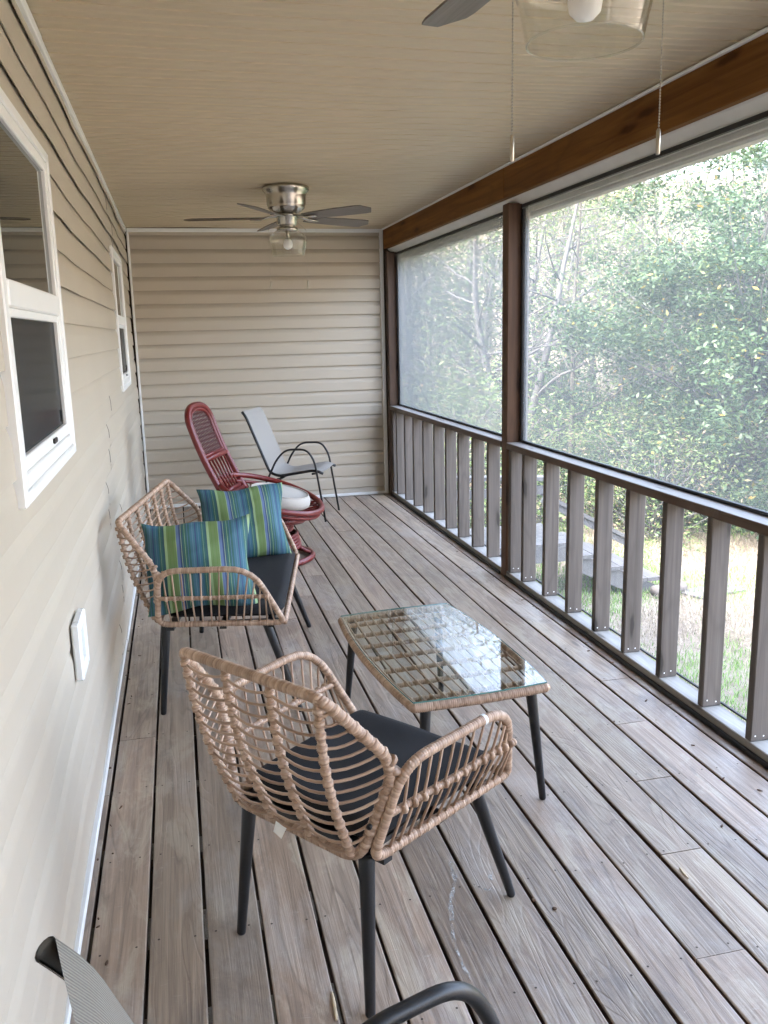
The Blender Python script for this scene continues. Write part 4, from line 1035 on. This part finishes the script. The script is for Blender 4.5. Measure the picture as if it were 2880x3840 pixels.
# the big leafy tree just beyond the railing
def bushy(name,loc,R,zc,rz_,nclump,per,label,leafmat,L,seed,lobes=None,cat='tree',trunkh=4.5,cz0=.35,group=None):
    rg=random.Random(seed);r_=np.random.default_rng(seed)
    e=empty(name,loc,0,label=label,category=cat,group=group)
    mb=MB();tips=[]
    P=[np.array([0,0,-.2])];d=np.array([0,0,1.])
    for i in range(10): d=d+np.array([rg.gauss(0,.06),rg.gauss(0,.06),0]);d/=np.linalg.norm(d);P.append(P[-1]+d*trunkh/10)
    mb.tube(P,np.linspace(.11 if R>1.5 else .03,.02 if R>1.5 else .008,11),10,rnd=.3);mb.build('trunk',M['barkd'],e)
    u=r_.normal(size=(nclump,3));u/=np.linalg.norm(u,axis=1)[:,None];rr=r_.random(nclump)**.38
    lob=1+.22*np.sin(u[:,0]*5+seed)+.18*np.sin(u[:,2]*7+u[:,1]*4+seed*2)
    K=u*rr[:,None]*lob[:,None]*[R,R,rz_];K[:,2]+=zc
    K=K[K[:,2]>-.0+cz0*.3]
    mb=MB()
    for k in K[:: max(1,len(K)//170)]:
        b=P[min(10,max(1,int((k[2]*.62)/trunkh*10)))]
        m=b+(k-b)*.5+np.array([0,0,.08])*np.linalg.norm(k-b)*.4
        mb.tube([b,b+(m-b)*.5+r_.normal(size=3)*.03,m,m+(k-m)*.5+r_.normal(size=3)*.05,k],[.022,.016,.011,.007,.003] if R>1.5 else [.009,.007,.005,.004,.002],5,rnd=rg.random())
    cr=mb.build('crown',M['bark'],e)
    n=len(K)*per;idx=np.repeat(np.arange(len(K)),per)
    cl=r_.normal(size=(n,3))*[.17,.17,.085] if R>1.5 else r_.normal(size=(n,3))*[.12,.12,.09]
    cl*=(R/2.6)**.5 if R>1.5 else (R/.8)**.5
    out=K[idx]-[0,0,zc];cl[:,2]-=.25*np.abs(cl[:,0])*0
    C=K[idx]+cl
    A,B2=leaves(C,L,.55);quads('foliage',C,A,B2,leafmat,cr)
    return e
GZ=lambda x,y:ghz(x,y)
bushy('leafy_tree',(7.35,9.25,GZ(7.35,9.25)),2.65,2.3,2.4,540,175,'big dense leafy green tree with scattered yellow leaves just beyond the long railing',M['leafA'],.034,3,trunkh=4.6)
bushy('leafy_tree',(10.9,8.3,GZ(10.9,8.3)),2.5,2.1,2.3,280,150,'second dense green tree at the right edge, beside the big leafy one',M['leafA'],.036,8,trunkh=5.2)
bushy('evergreen_tree',(11.2,14.5,GZ(11.2,14.5)),2.6,2.6,2.9,260,120,'dark evergreen tree standing behind the big leafy tree',M['leafC'],.05,12,trunkh=6.)
# bare and half-leafed trees of the wood
rg=random.Random(4)
kinds=[]
specs=[('bare_tree',6.2,.11,M['bark'],M['leafB'],.030,2200,.24),('bare_tree',7.2,.15,M['bark'],M['leafB'],.030,500,.3),('young_tree',5.,.06,M['bark'],M['leafB'],.034,2600,.28),('slender_tree',7.,.08,M['barkd'],M['leafB'],.03,2600,.25),('young_tree',4.2,.05,M['bark'],M['leafC'],.032,2400,.26)]
labs=['bare grey-barked tree in the wood beyond the yard','tall bare tree in the wood beyond the yard','young tree with pale yellow-green leaves in the wood beyond the yard','slender dark-stemmed tree in the wood beyond the yard','small dark green tree in the wood beyond the yard']
grp=['bare trees of the wood','tall bare trees of the wood','young pale-leafed trees of the wood','slender trees of the wood','small green trees of the wood']
spots=[]
tries=0
while len(spots)<135 and tries<6000:
    tries+=1
    a=math.radians(rg.uniform(3,58));d_=rg.uniform(12.5,22) if len(spots)<62 else rg.uniform(22,46)
    x,y=.36+d_*math.sin(a),d_*math.cos(a)
    if x<3.5+(.0 if y>9 else 3): continue
    if y<D+1.0 and x<6: continue
    if math.hypot(x-7.35,y-9.25)<2.5 or math.hypot(x-10.9,y-8.3)<2.2: continue
    if any(math.hypot(x-p,y-q)<(.8 if d_<22 else 1.1) for p,q,_ in spots): continue
    spots.append((x,y,d_))
spots[:5]=[(5.2,11.6,12.5),(4.35,13.4,13.9),(5.6,13.2,14.2),(7.0,15.0,16.),(4.6,15.6,16)]
for i,(x,y,d_) in enumerate(spots):
    k=[0,3,2,4,1][i%5] if i<5 else rg.choice([0,0,1,2,2,2,3,3,4])
    if k>=len(kinds) or kinds[k] is None:
        while len(kinds)<=k: kinds.append(None)
        nm,h,rd,bm,lm,L,nl,cl=specs[k]
        kinds[k]=o=tree(nm,(0,0,0),h,random.Random(30+k),bm,lm,L,nl,cl,labs[k],crown0=.2,lev=2,nb=15,rad=rd,bl=.30,group=grp[k])
    else: o=copy_tree(kinds[k])
    o.location=(x,y,ghz(x,y));o.rotation_euler=(rg.gauss(0,.03),rg.gauss(0,.03),rg.uniform(0,6.28));s=rg.uniform(.8,1.25);s=min(s,(.24*math.hypot(x,y)+1.6-ghz(x,y)-1.)/specs[k][1]);o.scale=(s,s,s)
# brush at the edge of the yard
sh=[]
for k,(lm,L,per,lab,g_) in enumerate(((M['leafC'],.022,42,'low dark green shrub at the edge of the yard','dark green shrubs along the edge of the yard'),(M['leafB'],.020,16,'twiggy brown shrub with few pale leaves at the edge of the yard','twiggy shrubs along the edge of the yard'))):
    sh.append((lm,L,per,lab,g_))
protos=[]
bs=[]
for i in range(64):
    a=math.radians(rg.uniform(4,56));d_=rg.uniform(10.6,12.8) if i<30 else rg.uniform(12.5,20)
    x,y=.36+d_*math.sin(a),d_*math.cos(a)
    if y<D+.9 and x<5: continue
    bs.append((x,y))
for i,(x,y) in enumerate(bs):
    k=0 if (x>6.2 and i%3) else 1
    if i<2: k=i
    if i<2:
        lm,L,per,lab,g_=sh[k];o=bushy('shrub',(0,0,0),.85,.62,.75,70,per*4,lab,lm,L,40+k,cat='shrub',trunkh=1.1,group=g_);protos.append(o)
    else:o=copy_tree(protos[k])
    s=rg.uniform(.8,1.7);o.location=(x,y,ghz(x,y)-.05);o.rotation_euler=(0,0,rg.uniform(0,6.28));o.scale=(s,s,s*rg.uniform(.8,1.2))
# grass
def grass(name,n,mat,hmin,hmax,lean,thr,label,seed,wd):
    r_=np.random.default_rng(seed)
    X=r_.uniform(2.6,12,n*4);Y=r_.uniform(-.5,13,n*4)
    f=np.sin(X*1.9+np.sin(Y*1.3)*1.5)+np.sin(Y*2.3+X*.7)+.8*np.sin(X*5.1-Y*3.7)+r_.normal(size=n*4)*.7
    k=np.where(f*thr>.15)[0][:n];X=X[k];Y=Y[k];m=len(X)
    Z=-1.0+.05*np.sin(X*.9)*np.cos(Y*.7)
    hh=r_.uniform(hmin,hmax,m);a=r_.uniform(0,2*pi,m);ln=r_.uniform(.2,1,m)*lean
    tip=np.stack([np.cos(a)*ln*hh,np.sin(a)*ln*hh,hh*np.sqrt(np.maximum(.03,1-np.minimum(1,ln)**2))],1)
    w_=np.stack([-np.sin(a),np.cos(a),0*a],1)*wd
    C=np.stack([X,Y,Z],1)+tip*.5
    o=quads(name,C,tip*.5,w_,mat);tag(o,kind='stuff');o['label']=label;o['category']='grass'
grass('dry_grass',120000,M['straw'],.04,.12,1.25,-1,'matted straw-coloured dead grass covering the yard',5,.003)
grass('green_grass',150000,M['green'],.03,.085,.9,1,'patches of fresh green grass in the yard',6,.003)
scene.cycles.use_denoising=True
scene.cycles.max_bounces=10;scene.cycles.diffuse_bounces=5;scene.cycles.transparent_max_bounces=24;scene.cycles.transmission_bounces=6;scene.cycles.glossy_bounces=4
